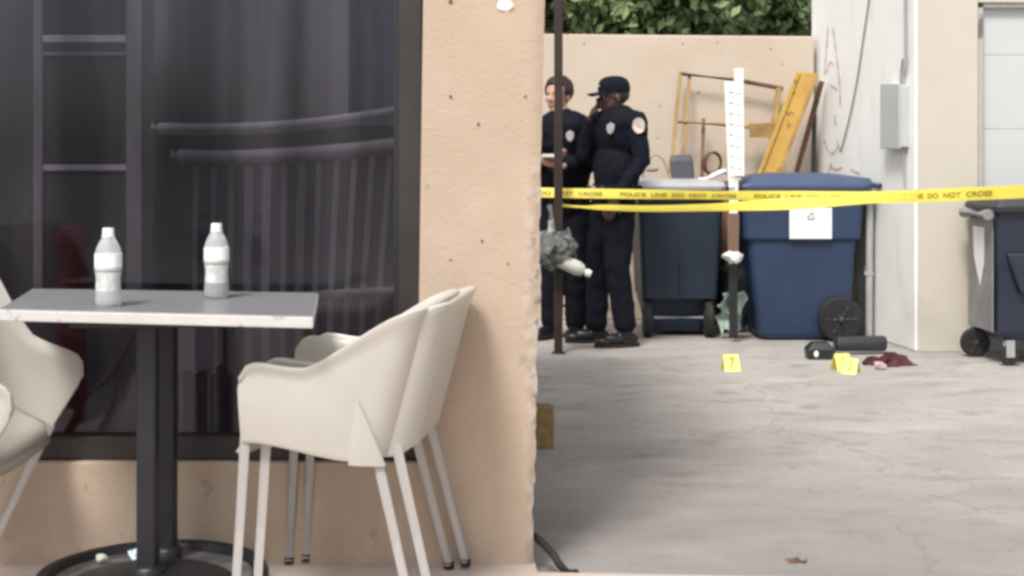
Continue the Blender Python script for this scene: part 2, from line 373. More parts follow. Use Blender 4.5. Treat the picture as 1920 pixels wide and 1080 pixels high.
def drape(x0, x1, Y, z0, z1, fold, amp):
    bm = N(); n = int((x1-x0)/.012); pr = None
    for i in range(n+1):
        x = x0+(x1-x0)*i/n; y = Y+amp*math.sin(x*fold)+amp*.6*math.sin(x*fold*2.3+1)
        a = bm.verts.new((x,y,z0)); b = bm.verts.new((x,y,z1)); c = bm.verts.new((x,y+.004,z0)); e = bm.verts.new((x,y+.004,z1))
        if pr: bm.faces.new((pr[0],a,b,pr[1])); bm.faces.new((pr[2],pr[3],e,c)); bm.faces.new((pr[1],b,e,pr[3]))
        pr = (a,b,c,e)
    return bm
YC = 6.0
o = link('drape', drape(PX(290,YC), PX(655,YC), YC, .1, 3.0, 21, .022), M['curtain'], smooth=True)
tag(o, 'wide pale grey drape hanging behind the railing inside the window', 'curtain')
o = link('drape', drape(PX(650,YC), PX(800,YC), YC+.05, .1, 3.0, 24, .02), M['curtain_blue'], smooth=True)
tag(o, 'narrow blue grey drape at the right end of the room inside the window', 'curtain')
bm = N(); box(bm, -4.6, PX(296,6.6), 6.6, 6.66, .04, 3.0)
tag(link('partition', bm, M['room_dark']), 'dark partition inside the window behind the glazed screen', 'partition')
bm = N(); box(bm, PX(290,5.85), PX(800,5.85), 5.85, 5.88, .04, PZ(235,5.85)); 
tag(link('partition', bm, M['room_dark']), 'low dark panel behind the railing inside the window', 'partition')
# railing, standing in for one reflected in the pane
YR = 4.85
rl = empty('railing', (PX(520,YR), YR, .04), 'pale railing with two curved handrails and upright bars, standing in for a window reflection', 'railing')
def RL(x, y, Y=YR): v = P(x, y, Y); return v-Vector(rl.location)
def rail(pts, r, name='rail', m='rail', dy=0):
    bm = N(); tube(bm, bez([RL(x, y)+Vector((0,dy,0)) for x, y in pts], 8), r, 8); return link(name, bm, M[m], rl, smooth=True)
rail([(285,241),(400,243),(520,238),(640,226),(745,210)], .021, 'handrail')
rail([(322,294),(430,296),(560,290),(660,282),(745,272)], .027, 'handrail')
rail([(440,556),(560,554),(745,545)], .014, 'bottom_rail')
for i in range(12):
    x = 368+33*i; bm = N(); tube(bm, [RL(x, 300-(i*.8), YR+.02), RL(x-3-(i>5)*(i-5)*3, 555, YR+.02), RL(x-2-(i>5)*(i-5)*4, 700, YR+.02)], .010+.005*(i in (3,4,6)), 8); link('baluster', bm, M['rail_dim'] if i%3 else M['rail'], rl, smooth=True)
# glazed screen on the left, standing in for a reflected frame
YS = 5.6
sc = empty('glazed_screen', (PX(160,YS), YS, .04), 'tall framed screen with square panes at left, standing in for a window reflection', 'screen')
def SC(x0, x1, y0, y1, m, name, th=.03, dy=0):
    bm = N(); o_ = sc.location; box(bm, PX(x0,YS)-o_.x, PX(x1,YS)-o_.x, dy, dy+th, PZ(y1,YS)-o_.z, PZ(y0,YS)-o_.z); return link(name, bm, M[m], sc, bevel=.004)
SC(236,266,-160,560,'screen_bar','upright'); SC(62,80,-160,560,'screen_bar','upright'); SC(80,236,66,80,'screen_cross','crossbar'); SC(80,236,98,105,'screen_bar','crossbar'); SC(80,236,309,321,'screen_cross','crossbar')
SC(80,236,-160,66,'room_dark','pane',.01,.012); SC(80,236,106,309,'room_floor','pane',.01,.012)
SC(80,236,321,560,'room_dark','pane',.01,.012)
bm = N(); a = P(136, 425, 4.6); box(bm, a.x-.036, a.x+.036, 4.56, 4.64, .04, a.z); box(bm, a.x-.05, a.x+.05, 4.55, 4.65, a.z-.06, a.z-.02)
tag(link('red_post', bm, M['red_post'], bevel=.008), 'dull red square post behind the left chair, standing in for a window reflection', 'post')
bm = N(); tube(bm, bez([P(250,612,4.7), P(232,660,4.7), P(205,705,4.7), P(160,745,4.7), P(120,790,4.7)], 8), .008, 6); tube(bm, bez([P(214,690,4.7), P(216,730,4.7), P(205,770,4.7), P(185,800,4.7)], 8), .006, 6)
tag(link('cable', bm, M['reed'], smooth=True), 'tan forked cable curving below the table, standing in for a window reflection', 'cable')
bm = N(); a = P(365, 650, 5.0); box(bm, a.x-.06, a.x+.06, 5, 5.2, a.z-.09, a.z+.09); box(bm, a.x-.055, a.x-.045, 5.0, 5.02, .04, a.z-.09); box(bm, a.x+.045, a.x+.055, 5.0, 5.02, .04, a.z-.09)
tag(link('stool_back', bm, M['rail_dim'], bevel=.01), 'small grey chair back under the table, standing in for a window reflection', 'chair')

# ------------------------------------------------------------------ table
TY = 3.68; tb = empty('cafe_table', (-.95, TY, GY), 'rectangular cafe table with grey top and pale worn edge on a black iron base', 'table')
def T(p): return Vector(p)-Vector(tb.location)
FL, FR, BR, BL = (-1.285,3.47,.828), (-.487,3.395,.818), (-.552,3.955,.822), (-1.375,3.97,.832)
def slab(dz0, dz1, inset=0.):
    c = sum((Vector(q) for q in (FL,FR,BR,BL)), Vector())/4; out = []
    for dz in (dz0, dz1):
        for q in (FL,FR,BR,BL):
            v = Vector(q); dirn = (v-c); dirn.z = 0; v = v-dirn.normalized()*inset; out.append(T(v+Vector((0,0,dz))))
    return out
link('table_edge', hexa(N(), slab(-.031, -.003)), M['tableedge'], tb, bevel=.003)
link('tabletop', hexa(N(), slab(-.0035, .0, .004)), M['tabletop'], tb, bevel=.0015)
for (xx, yy, h) in ((-.945, 3.60, .100), (-.958, 3.85, .080)):
    bm = N(); c = T((xx, yy, 0)); box(bm, c.x-.025, c.x+.025, c.y-.025, c.y+.025, h-.02, .76); link('column', bm, M['iron'], tb, bevel=.006)
    bm = N()
    if yy < 3.7: prof = [(.262, 0), (.266, .012)]+[(.262*math.cos(a)**.62, .012+(h-.012)*math.sin(a)) for a in [k*math.pi/2/12 for k in range(1, 12)]]
    else: prof = [(.285, 0), (.305, .02), (.306, h-.02), (.298, h-.002), (.286, h), (.276, h-.006), (.268, h-.022), (.12, h-.018), (.04, h-.015)]
    cy = c.y if yy < 3.7 else c.y-.155
    lathe(bm, prof, 56, Matrix.Translation((c.x, cy, .0))); bs_ = link('base', bm, M['iron'], tb, smooth=True)
    if yy > 3.7: bm = N(); lathe(bm, [(.262, h-.0215), (.20, h-.017), (.05, h-.014)], 48, Matrix.Translation((c.x, cy, 0))); link('sheen_top', bm, M['worn'], bs_, smooth=True)
    bm = N(); lathe(bm, [(.04, h-.02), (.042, h+.012), (.034, h+.02)], 20, Matrix.Translation((c.x, c.y, 0))); link('collar', bm, M['iron'], tb, smooth=True)
bm = N(); c = T((-.95, 3.7, 0)); box(bm, c.x-.17, c.x+.17, c.y-.2, c.y+.2, .746, .757); link('bracket', bm, M['iron'], tb, bevel=.003)
# litter on the base
bm = N(); bmesh.ops.create_grid(bm, x_segments=14, y_segments=10, size=.5); 
for v in bm.verts: v.co.x *= .085; v.co.y *= .05
crumple(bm, .012, 55, 2)
o = link('wrapper', bm, mat('blue_white_wrapper', (.55,.66,.72), .4, .3, 60), smooth=False); o.location = P(272, 1034, 3.85)
o.rotation_euler = (.5,-.25,.3); tag(o, 'crumpled pale blue and white wrapper lying on the black table base', 'litter')
bm = N(); ellipsoid(bm, (0,0,0), (.016,.012,.010), u=10, v=8); crumple(bm, .006, 60, 5); o = link('paper_scrap', bm, M['paper'], smooth=True); o.location = P(192, 1046, 3.8)
tag(o, 'small white paper scrap at the left rim of the table base', 'litter')

# ------------------------------------------------------------------ bottles
def bottle(px, py, Y, label, rz=0, k=1.0):
    z = CH-(py-HY)*Y/F; X = PX(px, Y)
    r = empty('water_bottle', (X, Y, z), label, 'bottle', 'water bottles on the table', rz)
    H = .205*k; q = .033*k
    bm = N(); pr = [(.022,0),(.030,.004),(.0325,.012),(.033,.03),(.0305,.055),(.0295,.075),(.032,.095),(.0335,.105),(.0335,.14),(.031,.150),(.026,.163),(.019,.176),(.0135,.184),(.0125,.188)]
    lathe(bm, [(a*k, b*k) for a, b in pr], 28); link('body', bm, M['pet'], r, smooth=True)
    bm = N(); lathe(bm, [(.0145*k,.187*k),(.0148*k,.2*k),(.0135*k,.2055*k)], 22); lathe(bm, [(.0165*k,.183*k),(.0165*k,.1868*k)], 22); link('cap', bm, M['cap_plastic'], r, smooth=True)
    bm = N(); lathe(bm, [(.0342*k,.106*k),(.0342*k,.139*k)], 28); link('label_band', bm, M['label'], r, smooth=True)
    bm = N(); lathe(bm, [(.0338*k,.098*k),(.0343*k,.1055*k)], 28); link('label_stripe', bm, mat('green_stripe', (.48,.60,.54), .5), r, smooth=True)
    bm = N(); lathe(bm, [(.0314*k,.045*k),(.0312*k,.055*k),(.0302*k,.075*k),(.0326*k,.094*k)], 28); link('lower_label', bm, M['label_grey'], r, smooth=True)
    return r
bottle(203, 578, 3.55, 'water bottle nearer the front edge, left one of the two on the table')
bottle(406, 560, 3.78, 'water bottle standing further back, right one of the two on the table', .8)

# ------------------------------------------------------------------ moulded armchairs
def sm(a, b, x): t = max(0, min(1, (x-a)/(b-a))); return t*t*(3-2*t)
def shell_bm():
    bm = N(); nu, nv = 60, 16; cols = []
    def pt(u, t):                          # u -1..1 along the U, t 0..1 up
        xf = -.245-.008*t; xb = .128+.106*t; hw = .232+.034*t-.02*max(0, t-.7); Rr = .075-.035*t
        s = 1-abs(u); L1 = (xb-Rr)-xf; L2 = Rr*math.pi/2; L3 = hw-Rr; tot = L1+L2+L3; d_ = s*tot
        if d_ <= L1: x, y = xf+d_, hw
        elif d_ <= L1+L2: a = (d_-L1)/Rr; x, y = xb-Rr+Rr*math.sin(a), hw-Rr+Rr*math.cos(a)
        else: x, y = xb, hw-Rr-(d_-L1-L2)
        return x, (y if u >= 0 else -y)
    for i in range(nu+1):
        u = -1+2*i/nu; x1, y1 = pt(u, 1); x0, y0 = pt(u, 0)
        a = (x1+.253)/(.487)
        zt = .650+.155*(.55*max(0, min(1, (a-.40)/.58))+.45*sm(.38, .98, a)); zt -= .035*max(0, 1-a/.09)**2
        zt += .012*math.exp(-((a-.12)/.14)**2)
        zb = .455-.045*sm(0, .8, a)+.02*sm(.9, 1, a)
        col = []
        for j in range(nv+1):
            t = j/nv; z = zb+(zt-zb)*t; tt = (z-.42)/.43
            x, y = pt(u, max(0, min(1, tt))) 
            bulge = .009*math.sin(math.pi*t)*(1-sm(.6, .9, a))
            lip = .012*sm(.86, 1, t)
            n = Vector((max(0, a-.85)*5, (1 if y >= 0 else -1)*(1-max(0, a-.85)*5), 0))
            col.append(bm.verts.new(Vector((x, y, z))+n*(bulge+lip)))
        cols.append(col)
    for i in range(nu):
        for j in range(nv): bm.faces.new((cols[i][j], cols[i+1][j], cols[i+1][j+1], cols[i][j+1]))
    return bm
def make_chair(label, group=None):
    r = empty('armchair', (0,0,0), label, 'chair', group)
    o = link('shell', shell_bm(), M['chair'], r, smooth=True); s = o.modifiers.new('thick', 'SOLIDIFY'); s.thickness = .013; s.offset = 1
    b = o.modifiers.new('b', 'BEVEL'); b.width = .004; b.segments = 2
    bm = N(); n = 18                         # dished seat with a rolled front
    g = [[None]*(n+1) for _ in range(n+1)]
    for i in range(n+1):
        for j in range(n+1):
            u = i/n; v = -1+2*j/n; x = -.262+.385*u; y = v*(.236-.05*max(0, u-.6)/.4)
            z = .452-.018*math.sin(math.pi*min(1, u*1.05))*(1-v*v*.6)-.045*max(0, 1-u/.12)**2+.02*v*v
            g[i][j] = bm.verts.new((x, y, z))
    for i in range(n):
        for j in range(n): bm.faces.new((g[i][j], g[i+1][j], g[i+1][j+1], g[i][j+1]))
    o = link('seat', bm, M['chair'], r, smooth=True); s = o.modifiers.new('thick', 'SOLIDIFY'); s.thickness = .012; s.offset = -1
    for sy in (-1, 1):
        for (a, b_, top) in (((-.238, sy*.232, .47), (-.262, sy*.25, .0), .60), ((.098, sy*.226, .44), (.205, sy*.258, .0), .60)):
            a = Vector(a); b_ = Vector(b_); bm = N(); tube(bm, [a, b_+Vector((0,0,.012))], [.0135, .0115], 12, flat=.8)
            lg = link('leg', bm, M['alu'], r, smooth=True)
            bm = N(); tube(bm, [b_+Vector((0,0,.02)), b_], [.0145, .0145], 10); link('foot_cap', bm, M['rubber'], lg, smooth=True)
        bm = N(); ng = 14                     # moulded triangular socket over the rear leg
        for q in range(9):
            t = q/8; w_ = .046*(1-t)**.85+.003; c_ = Vector((.080-.02*t, sy*(.240+.026*t**.8), .402+.165*t)); ring = [bm.verts.new(c_+Vector((math.cos(2*math.pi*k/ng)*w_, math.sin(2*math.pi*k/ng)*(.009*(1-t)+.003), 0))) for k in range(ng)]
            if q: [bm.faces.new((pr_[k], pr_[(k+1)%ng], ring[(k+1)%ng], ring[k])) for k in range(ng)]
            else: bm.faces.new(ring)
            pr_ = ring
        bm.faces.new(pr_)
        link('leg_socket', bm, M['chair'], r, smooth=True)
    return r
ch1 = make_chair('cream plastic armchair beside the pillar, the outer front one of the nested pair', 'cream armchairs around the table')
ch1.location = (-.415, 3.735, GY); ch1.rotation_euler = (0,0,R(-7))
ch2 = copy_tree(ch1)
for c_ in list(ch2.children):
    if c_.name.startswith('leg_socket'): bpy.data.objects.remove(c_)      # hidden inside the outer shell
ch2['label'] = 'cream plastic armchair nested behind the front one, its back tip nearest the pillar'
ch2.scale = (1,.95,1); ch2.location = (-.366, 3.750, GY+.008); ch2.rotation_euler = (0,0,R(-7))
ch3 = copy_tree(ch1); ch3['label'] = 'cream plastic armchair tipped forward against the left end of the table'
ch3.rotation_mode = 'XYZ'; ch3.rotation_euler = (0, R(27), R(0))
ch3.matrix_world = Matrix.Translation((-1.775, 3.695, .135)) @ Matrix.Rotation(R(29), 4, 'Y') @ Matrix.Scale(1.06, 4) @ Matrix.Rotation(R(180), 4, 'Z')

# ------------------------------------------------------------------ bits near the corner
bm = N(); box(bm, -.04, .04, -.05, .05, 0, .175); crumple(bm, .006, 20, 1)
o = link('timber_block', bm, M['block'], bevel=.004); o.location = (PX(1016,5.8), 5.8, 0); o.rotation_euler = (0,0,.2); tag(o, 'short raw timber block standing on the asphalt behind the pillar', 'wood block')
bm = N(); tube(bm, bez([(.02,4.2,.09),(.07,4.06,.095),(.115,3.99,.07),(.135,3.965,.045),(.160,3.965,.02),(.185,3.99,.012)], 8), .011, 8)
tag(link('hose', bm, M['rubber'], smooth=True), 'black hose curling out from behind the foot of the pillar', 'hose')
bm = N(); bmesh.ops.create_grid(bm, x_segments=8, y_segments=4, size=.5)
for v in bm.verts: v.co.x *= .055; v.co.y *= .03
crumple(bm, .012, 60, 3)
o = link('dry_leaf', bm, M['rust'], smooth=True); o.location = (PX(1495,4.14), 4.14, .006); tag(o, 'curled dark leaf lying alone on the asphalt in the foreground', 'leaf')

# ------------------------------------------------------------------ back wall, white side building, garage
bm = N(); BWY = 10.4
hexa(bm, [(-3,BWY,0),(PX(1527,BWY),BWY,0),(PX(1527,BWY),BWY+.2,0),(-3,BWY+.2,0),(-3,BWY,PZ(56,BWY)),(PX(1527,BWY),BWY,PZ(68,BWY)),(PX(1527,BWY),BWY+.2,PZ(68,BWY)),(-3,BWY+.2,PZ(56,BWY))])
tag(link('boundary_wall', bm, M['beige_wall'], bevel=.012), 'beige rendered boundary wall behind the bins with trees above it', 'wall')
gb = empty('garage_building', (2.52, 8.67, 0), 'white and cream garage building closing the right side of the yard', 'building')
def G(x, y, z=0): return (x-2.52, y-8.67, z)
a, b_ = G(2.52,8.67), G(PX(1521,10.6),10.6)
bm = N(); hexa(bm, [(a[0],a[1],0),(a[0]+.15,a[1]+.02,0),(a[0]+.15,b_[1],0),(b_[0],b_[1],0),(a[0],a[1],4.2),(a[0]+.15,a[1]+.02,4.2),(a[0]+.15,b_[1],4.2),(b_[0],b_[1],4.2)])
link('side_wall', bm, M['white_wall'], gb, bevel=.012)
x0, x1 = PX(1722,8.655)-2.52, PX(1834,8.655)-2.52
bm = N(); box(bm, x0, x1, -.015, .3, 0, 4.2); link('front_wall', bm, M['cream_wall'], gb, bevel=.006)
bm = N(); box(bm, x1+.0005, 2.6, -.0145, .3, PZ(4,8.655), 4.2); link('front_wall', bm, M['cream_wall'], gb)
fr = N(); box(fr, x1+.001, x1+.038, .0, .1, 0, PZ(14,8.67)); box(fr, x1+.038, 2.5, .0, .1, PZ(14,8.67), PZ(5,8.67)+.004)
gd = link('garage_door', (lambda q: ([box(q, x1+.04, 2.5, .045, .07, z, z+.463) for z in (0,.465,.93,1.395,1.86)], q)[-1])(N()), M['garage_door'], gb, bevel=.003)
link('door_frame', fr, M['jamb'], gb, bevel=.004)
# things on the white wall: wall line from (2.52,8.67) to (2.24,10.6)
wa = Vector((2.52,8.67,0)); wb = Vector((PX(1521,10.6),10.6,0)); wd = (wb-wa).normalized(); wn_ = Vector((-wd.y*1, wd.x, 0)); wn_ = wn_ if wn_.x < 0 else -wn_
def onwall(px, py, off=.01):               # where the line of sight meets the white wall
    k = (px-960)/F; # X = k*Y
    t = (k*wa.y-wa.x)/(wd.x-k*wd.y); q = wa+wd*t; z = CH-(py-HY)*q.y/F
    return Vector((q.x, q.y, z))+wn_*off
bm = N(); tube(bm, bez([onwall(x,y,.012) for x, y in ((1636,-60),(1632,0),(1622,70),(1610,150),(1596,220),(1579,285))], 6), .0055, 6)
tag(link('cable', bm, M['cable'], smooth=True), 'thin grey cable hanging slack down the white wall', 'cable')
eb = empty('electrical_box', onwall(1684, 290, 0), 'grey green electrical box fixed to the white wall with conduit above', 'electrical box')
def lw(p): return p-Vector(eb.location)
A0, A1 = onwall(1706,160,0), onwall(1664,160,0); 
def bx_on(x0, x1, y0, y1, o0, o1):
    q = []
    for y in (y1, y0):
        for (x, o_) in ((x1,o0),(x1,o1),(x0,o1),(x0,o0)): q.append(lw(onwall(x,y,o_)))
    return q
link('casing', hexa(N(), bx_on(1672,1705,160,276,.0,.06)), M['ebox'], eb, bevel=.006)
link('cover', hexa(N(), bx_on(1670,1706,157,279,.0605,.072)), M['ebox'], eb, bevel=.004)
bm = N(); tube(bm, [lw(onwall(1706,-60,.03)), lw(onwall(1706,110,.03)), lw(onwall(1699,150,.03)), lw(onwall(1699,160,.03))], .010, 8); tube(bm, [lw(onwall(1704,110,.03)), lw(onwall(1699,152,.03))], .015, 8); link('conduit', bm, M['pipe'], eb, smooth=True)
bm = N(); tube(bm, [lw(onwall(1701,276,.02)), lw(onwall(1701,350,.02))], .008, 8); link('conduit', bm, M['pipe'], eb, smooth=True)
bm = N(); tube(bm, [onwall(1642,352,.05), onwall(1644,380,.05), onwall(1643,636,.05)], .024, 10); tube(bm, [onwall(1643,500,.05), onwall(1643,515,.05)], .032, 10)
tag(link('downpipe', bm, M['pipe'], smooth=True), 'grey downpipe on the white wall behind the blue bin', 'pipe')
# faded graffiti strokes
gs = [[(1553,50),(1550,90),(1546,140)],[(1562,52),(1568,95),(1574,150),(1576,200)],[(1549,140),(1556,118),(1566,124)],[(1558,160),(1570,168)],[(1566,215),(1567,235)],[(1546,262),(1552,280),(1562,288),(1574,270)],[(1570,262),(1576,284)],[(1557,312),(1568,318),(1580,314)],[(1595,318),(1612,326)],[(1552,330),(1560,305)]]
for st in gs:
    bm = N()
    pp = bez([onwall(x,y,.0025) for x, y in st], 5)
    for i in range(len(pp)-1):
        w = .008*(1+.4*math.sin(i*2.1)); s = Vector((0,0,w)) if abs((pp[i+1]-pp[i]).z) < abs((pp[i+1]-pp[i]).y)*.3 else wd*w*1.6
        bm.faces.new([bm.verts.new(q) for q in (pp[i]-s, pp[i]+s, pp[i+1]+s, pp[i+1]-s)])
    for v in bm.verts: v.co -= Vector(gb.location)
    link('graffiti_stroke', bm, M['graffiti'], gb)

# ------------------------------------------------------------------ wheeled bins
def wheel(parent, c, r, w, axis='Y'):
    mt = Matrix.Translation(c) @ (Matrix.Rotation(R(90), 4, 'X') if axis == 'Y' else Matrix.Rotation(R(90), 4, 'Y'))
    bm = N(); lathe(bm, [(r*.70,-w/2),(r*.94,-w/2),(r,-w*.3),(r,w*.3),(r*.94,w/2),(r*.70,w/2)], 32, mt)
    h = link('wheel', bm, M['rubber'], parent, smooth=False, bevel=.003)
    bm = N(); lathe(bm, [(r*.01,-w*.60),(r*.14,-w*.60),(r*.22,-w*.56),(r*.24,-w*.40),(r*.62,-w*.40),(r*.68,-w*.52),(r*.72,-w*.52),(r*.72,w*.45),(r*.2,w*.5),(r*.01,w*.5)], 32, mt)
    for k in range(6):
        a = k*math.pi/3; c0 = mt @ Vector((math.cos(a)*r*.2, math.sin(a)*r*.2, w*.44)); c1 = mt @ Vector((math.cos(a)*r*.68, math.sin(a)*r*.68, w*.44))
        tube(bm, [c0, c1], r*.07, 6)
        c0 = mt @ Vector((math.cos(a)*r*.2, math.sin(a)*r*.2, -w*.44)); c1 = mt @ Vector((math.cos(a)*r*.68, math.sin(a)*r*.68, -w*.44)); tube(bm, [c0, c1], r*.07, 6)
    ellipsoid(bm, mt @ Vector((0,0,w*.5)), (r*.17,)*3, u=14, v=10)
    link('hub', bm, M['hub'], h)
    return h
# blue bin, seen side-on: near face at Y 9.18
def side_bin(ox, oy, label, mb, ml, lid=True, group=None):
    r = empty('wheeled_bin', (ox, oy, 0), label, 'bin', group)
    s = 283.; X = lambda x: (x-1505)/s; Z = lambda y: CH-(y-HY)/s
    bm = N(); loft_rect(bm, [(.012, X(1430), X(1592), .045, .52), (.05, X(1424), X(1598), .03, .54), (Z(452), X(1402), X(1606), -.005, .60), (Z(447), X(1393), X(1614), -.03, .625), (Z(380), X(1390), X(1618), -.035, .63), (Z(356), X(1388), X(1622), -.037, .632)], .05, 5)
    link('body', bm, mb, r, smooth=False, bevel=.006)
    bm = N()
    for x in (1440, 1495, 1550): hexa(bm, [(X(x)-.012,.034,.10),(X(x)+.012,.034,.10),(X(x)+.012,.08,.10),(X(x)-.012,.08,.10),(X(x)-.012,-.006,.55),(X(x)+.012,-.006,.55),(X(x)+.012,.03,.55),(X(x)-.012,.03,.55)])
    if not lid: link('rib', bm, mb, r, bevel=.008)
    else: bm.free()
    bm = N(); tube(bm, [(X(1574), -.03, .155), (X(1574), .6, .155)], .012, 8); link('axle', bm, M['pipe'], r)
    wheel(r, (X(1574), -.02, .148), .148, .055); wheel(r, (X(1574), .60, .148), .148, .055)
    if lid:
        bm = N(); loft_rect(bm, [(Z(357), X(1384), X(1630), -.05, .645), (Z(350), X(1378), X(1636), -.055, .65), (Z(344), X(1384), X(1640), -.05, .645), (Z(334), X(1400), X(1634), -.01, .60), (Z(327), X(1430), X(1585), .06, .53), (Z(324), X(1460), X(1550), .12, .46)], .07, 6)
        link('lid', bm, ml, r, smooth=False, bevel=.004)
        bm = N(); tube(bm, [(X(1634), .02, Z(351)), (X(1652), .02, Z(347)), (X(1652), .58, Z(347)), (X(1634), .58, Z(351))], .014, 8); link('handle', bm, ml, r, smooth=True)
    return r
bb = side_bin(PX(1505,9.18), 9.18, 'big blue wheeled bin with white sticker on its side, seen side on', M['blue_bin'], M['blue_lid'], group='wheeled bins in the yard')
s_ = 283.; X = lambda x: (x-1505)/s_; Z = lambda y: CH-(y-HY)/s_
bm = N(); box(bm, X(1478), X(1557), -.0435, -.0375, Z(447), Z(389)); st = link('sticker', bm, M['white_metal'], bb, bevel=.001)
bm = N(); c = Vector((X(1518), -.0465, Z(405)))
for k in range(3):                          # chasing-arrows mark
    a = R(90+120*k); a2 = R(90+120*(k+1)); p0 = c+Vector((math.cos(a), 0, math.sin(a)))*.032; p1 = c+Vector((math.cos(a2), 0, math.sin(a2)))*.032
    q0 = p0.lerp(p1, .08); q1 = p0.lerp(p1, .66); tube(bm, [q0, q1], .005, 4, flat=.3); dirn = (p1-p0).normalized(); sd_ = Vector((dirn.z,0,-dirn.x))*.010
    bm.faces.new([bm.verts.new(v) for v in (q1+sd_, p0.lerp(p1, .92), q1-sd_)])
link('emblem', bm, M['pipe'], st)
bm = N(); hexa(bm, [P(1606,636,9.33),P(1634,636,9.30),P(1634,636,9.33),P(1606,636,9.37),P(1604,384,9.33),P(1636,384,9.30),P(1636,384,9.33),P(1604,384,9.37)])  # added black strip filling the gap beside the bin
tag(link('black_strip', bm, M['black'], bevel=.004), 'narrow black strip standing between the blue bin and the downpipe', 'board')

# slate grey bin, back view
gr = empty('wheeled_bin', (PX(1276,9.35), 9.35, 0), 'slate grey wheeled bin with a pale lid standing behind the officer on the right', 'bin', 'wheeled bins in the yard')
k_ = F/9.35; X = lambda x: (x-1276)/k_; Z = lambda y: CH-(y-HY)/k_
bm = N(); loft_rect(bm, [(.03, X(1222), X(1322), .12, .56), (.26, X(1206), X(1342), .10, .58), (.262, X(1204), X(1346), .0, .60), (Z(420), X(1198), X(1353), -.03, .66), (Z(365), X(1195), X(1356), -.035, .67)], .035, 4); link('body', bm, M['grey_bin'], gr, bevel=.006)
bm = N(); box(bm, X(1192), X(1359), -.055, .69, Z(372), Z(357)); link('rim', bm, M['grey_bin'], gr, bevel=.006)
bm = N(); loft_rect(bm, [(Z(356.5), X(1192), X(1360), -.065, .70), (Z(349), X(1190), X(1362), -.07, .71), (Z(341), X(1197), X(1357), -.04, .68), (Z(337), X(1215), X(1340), .03, .6)], .05, 5); link('lid', bm, M['grey_lid'], gr, bevel=.003)
bm = N(); tube(bm, [(X(1215), .06, .13), (X(1345), .06, .13)], .014, 8); link('axle', bm, M['pipe'], gr)
wheel(gr, (X(1330), .05, .125), .125, .055, 'X'); wheel(gr, (X(1215), .05, .125), .125, .055, 'X')
bm = N(); tube(bm, [(X(1215),-.03,Z(362)),(X(1215),-.09,Z(360)),(X(1335),-.09,Z(360)),(X(1335),-.03,Z(362))], .012, 8); link('handle', bm, M['grey_bin'], gr, smooth=True)
bm = N(); box(bm, X(1274), X(1277), -.029, -.004, .30, Z(425)); link('seam', bm, M['black'], gr)

# dark blue four wheeled bin at right
rb = empty('wheeled_bin', (2.83, 8.10, 0), 'dark wheeled bin with lit side painted grey at the right edge by the garage door', 'bin', 'wheeled bins in the yard')
bm = N(); loft_rect(bm, [(.145, .03, .78, .0, .45), (.20, .0, .81, -.02, .47), (.55, -.0, .81, -.02, .47), (.60, -.005, .82, -.03, .47), (.86, -.01, .83, -.04, .475), (.90, -.012, .83, -.045, .475)], .02, 3)
link('body', bm, M['dark_bin'], rb, bevel=.008)
bm = N(); box(bm, -.022, -.012, .01, .44, .19, .85); sp = link('side_panel', bm, M['bin_side'], rb, bevel=.003)  # grey slab paints the light falling on this side of the bin
bm = N(); q = [(-.0245,.13,.80),(-.0245,.33,.80),(-.0245,.31,.62),(-.0245,.25,.52),(-.0245,.2,.45),(-.0245,.14,.58)]; bm.faces.new([bm.verts.new(p) for p in q][::-1]); ex = bmesh.ops.extrude_face_region(bm, geom=bm.faces[:]); [setattr(v.co, 'x', -.0285) for v in ex['geom'] if isinstance(v, bmesh.types.BMVert)]; link('torn_label', bm, M['white_metal'], sp)
bm = N(); hexa(bm, [(.12,-.075,.42),(.80,-.075,.50),(.80,-.03,.50),(.12,-.03,.42),(.04,-.06,.66),(.80,-.06,.66),(.80,-.03,.66),(.04,-.03,.66)]); link('front_pocket', bm, M['dark_bin'], rb, bevel=.02)
bm = N(); loft_rect(bm, [(.895, -.03, .86, -.075, .49), (.93, -.035, .87, -.085, .50), (.965, -.01, .85, -.06, .49), (.985, .06, .80, .0, .44)], .04, 4); link('lid', bm, M['dark_lid'], rb, bevel=.005)
bm = N(); tube(bm, [(-.06, -.04, .88), (-.06, .40, .88)], .034, 14); tube(bm, [(-.075, .0, .875), (.02, .0, .885)], .02, 8); tube(bm, [(-.075, .36, .875), (.02, .36, .885)], .02, 8); link('hinge_roll', bm, M['bin_side'], rb, smooth=True, bevel=.006)
wheel(rb, (-.005, .36, .088), .088, .05, 'Y'); wheel(rb, (.70, .36, .088), .088, .05, 'Y')
for x in (.07, .72):
    wheel(rb, (x, -.01, .06), .058, .035, 'Y'); bm = N(); box(bm, x-.025, x+.025, -.04, -.032, .05, .15); box(bm, x-.025, x+.025, .012, .02, .05, .15); link('caster_fork', bm, M['pipe'], rb, bevel=.003)

# ------------------------------------------------------------------ clutter behind the bins
YF = 10.1
def hollow(name, pts, r, m, parent, flat=1.): bm = N(); tube(bm, pts, r, 8, flat=flat); return link(name, bm, M[m], parent, smooth=True)
rk = empty('steel_frame', P(1360, 330, YF)*1, 'rusty yellow steel shelf frame leaning on the beige wall', 'frame')
rk.location.z = 0
def RK(x, y, dy=0): return P(x, y, YF+dy)-Vector(rk.location)
def dn(v): return v
hollow('upright', [RK(1276,136,.2), RK(1257,330), RK(1240,585,-.25)], .014, 'rust_yellow', rk)
hollow('upright', [RK(1293,142,.22), RK(1277,330,.02), RK(1262,585,-.22)], .013, 'rust_yellow', rk)
hollow('upright', [RK(1460,166,.2), RK(1440,330), RK(1412,585,-.25)], .024, 'rust_yellow', rk)
hollow('crossbar', [RK(1274,138,.2), RK(1380,150,.2), RK(1468,166,.2)], .016, 'rust', rk)
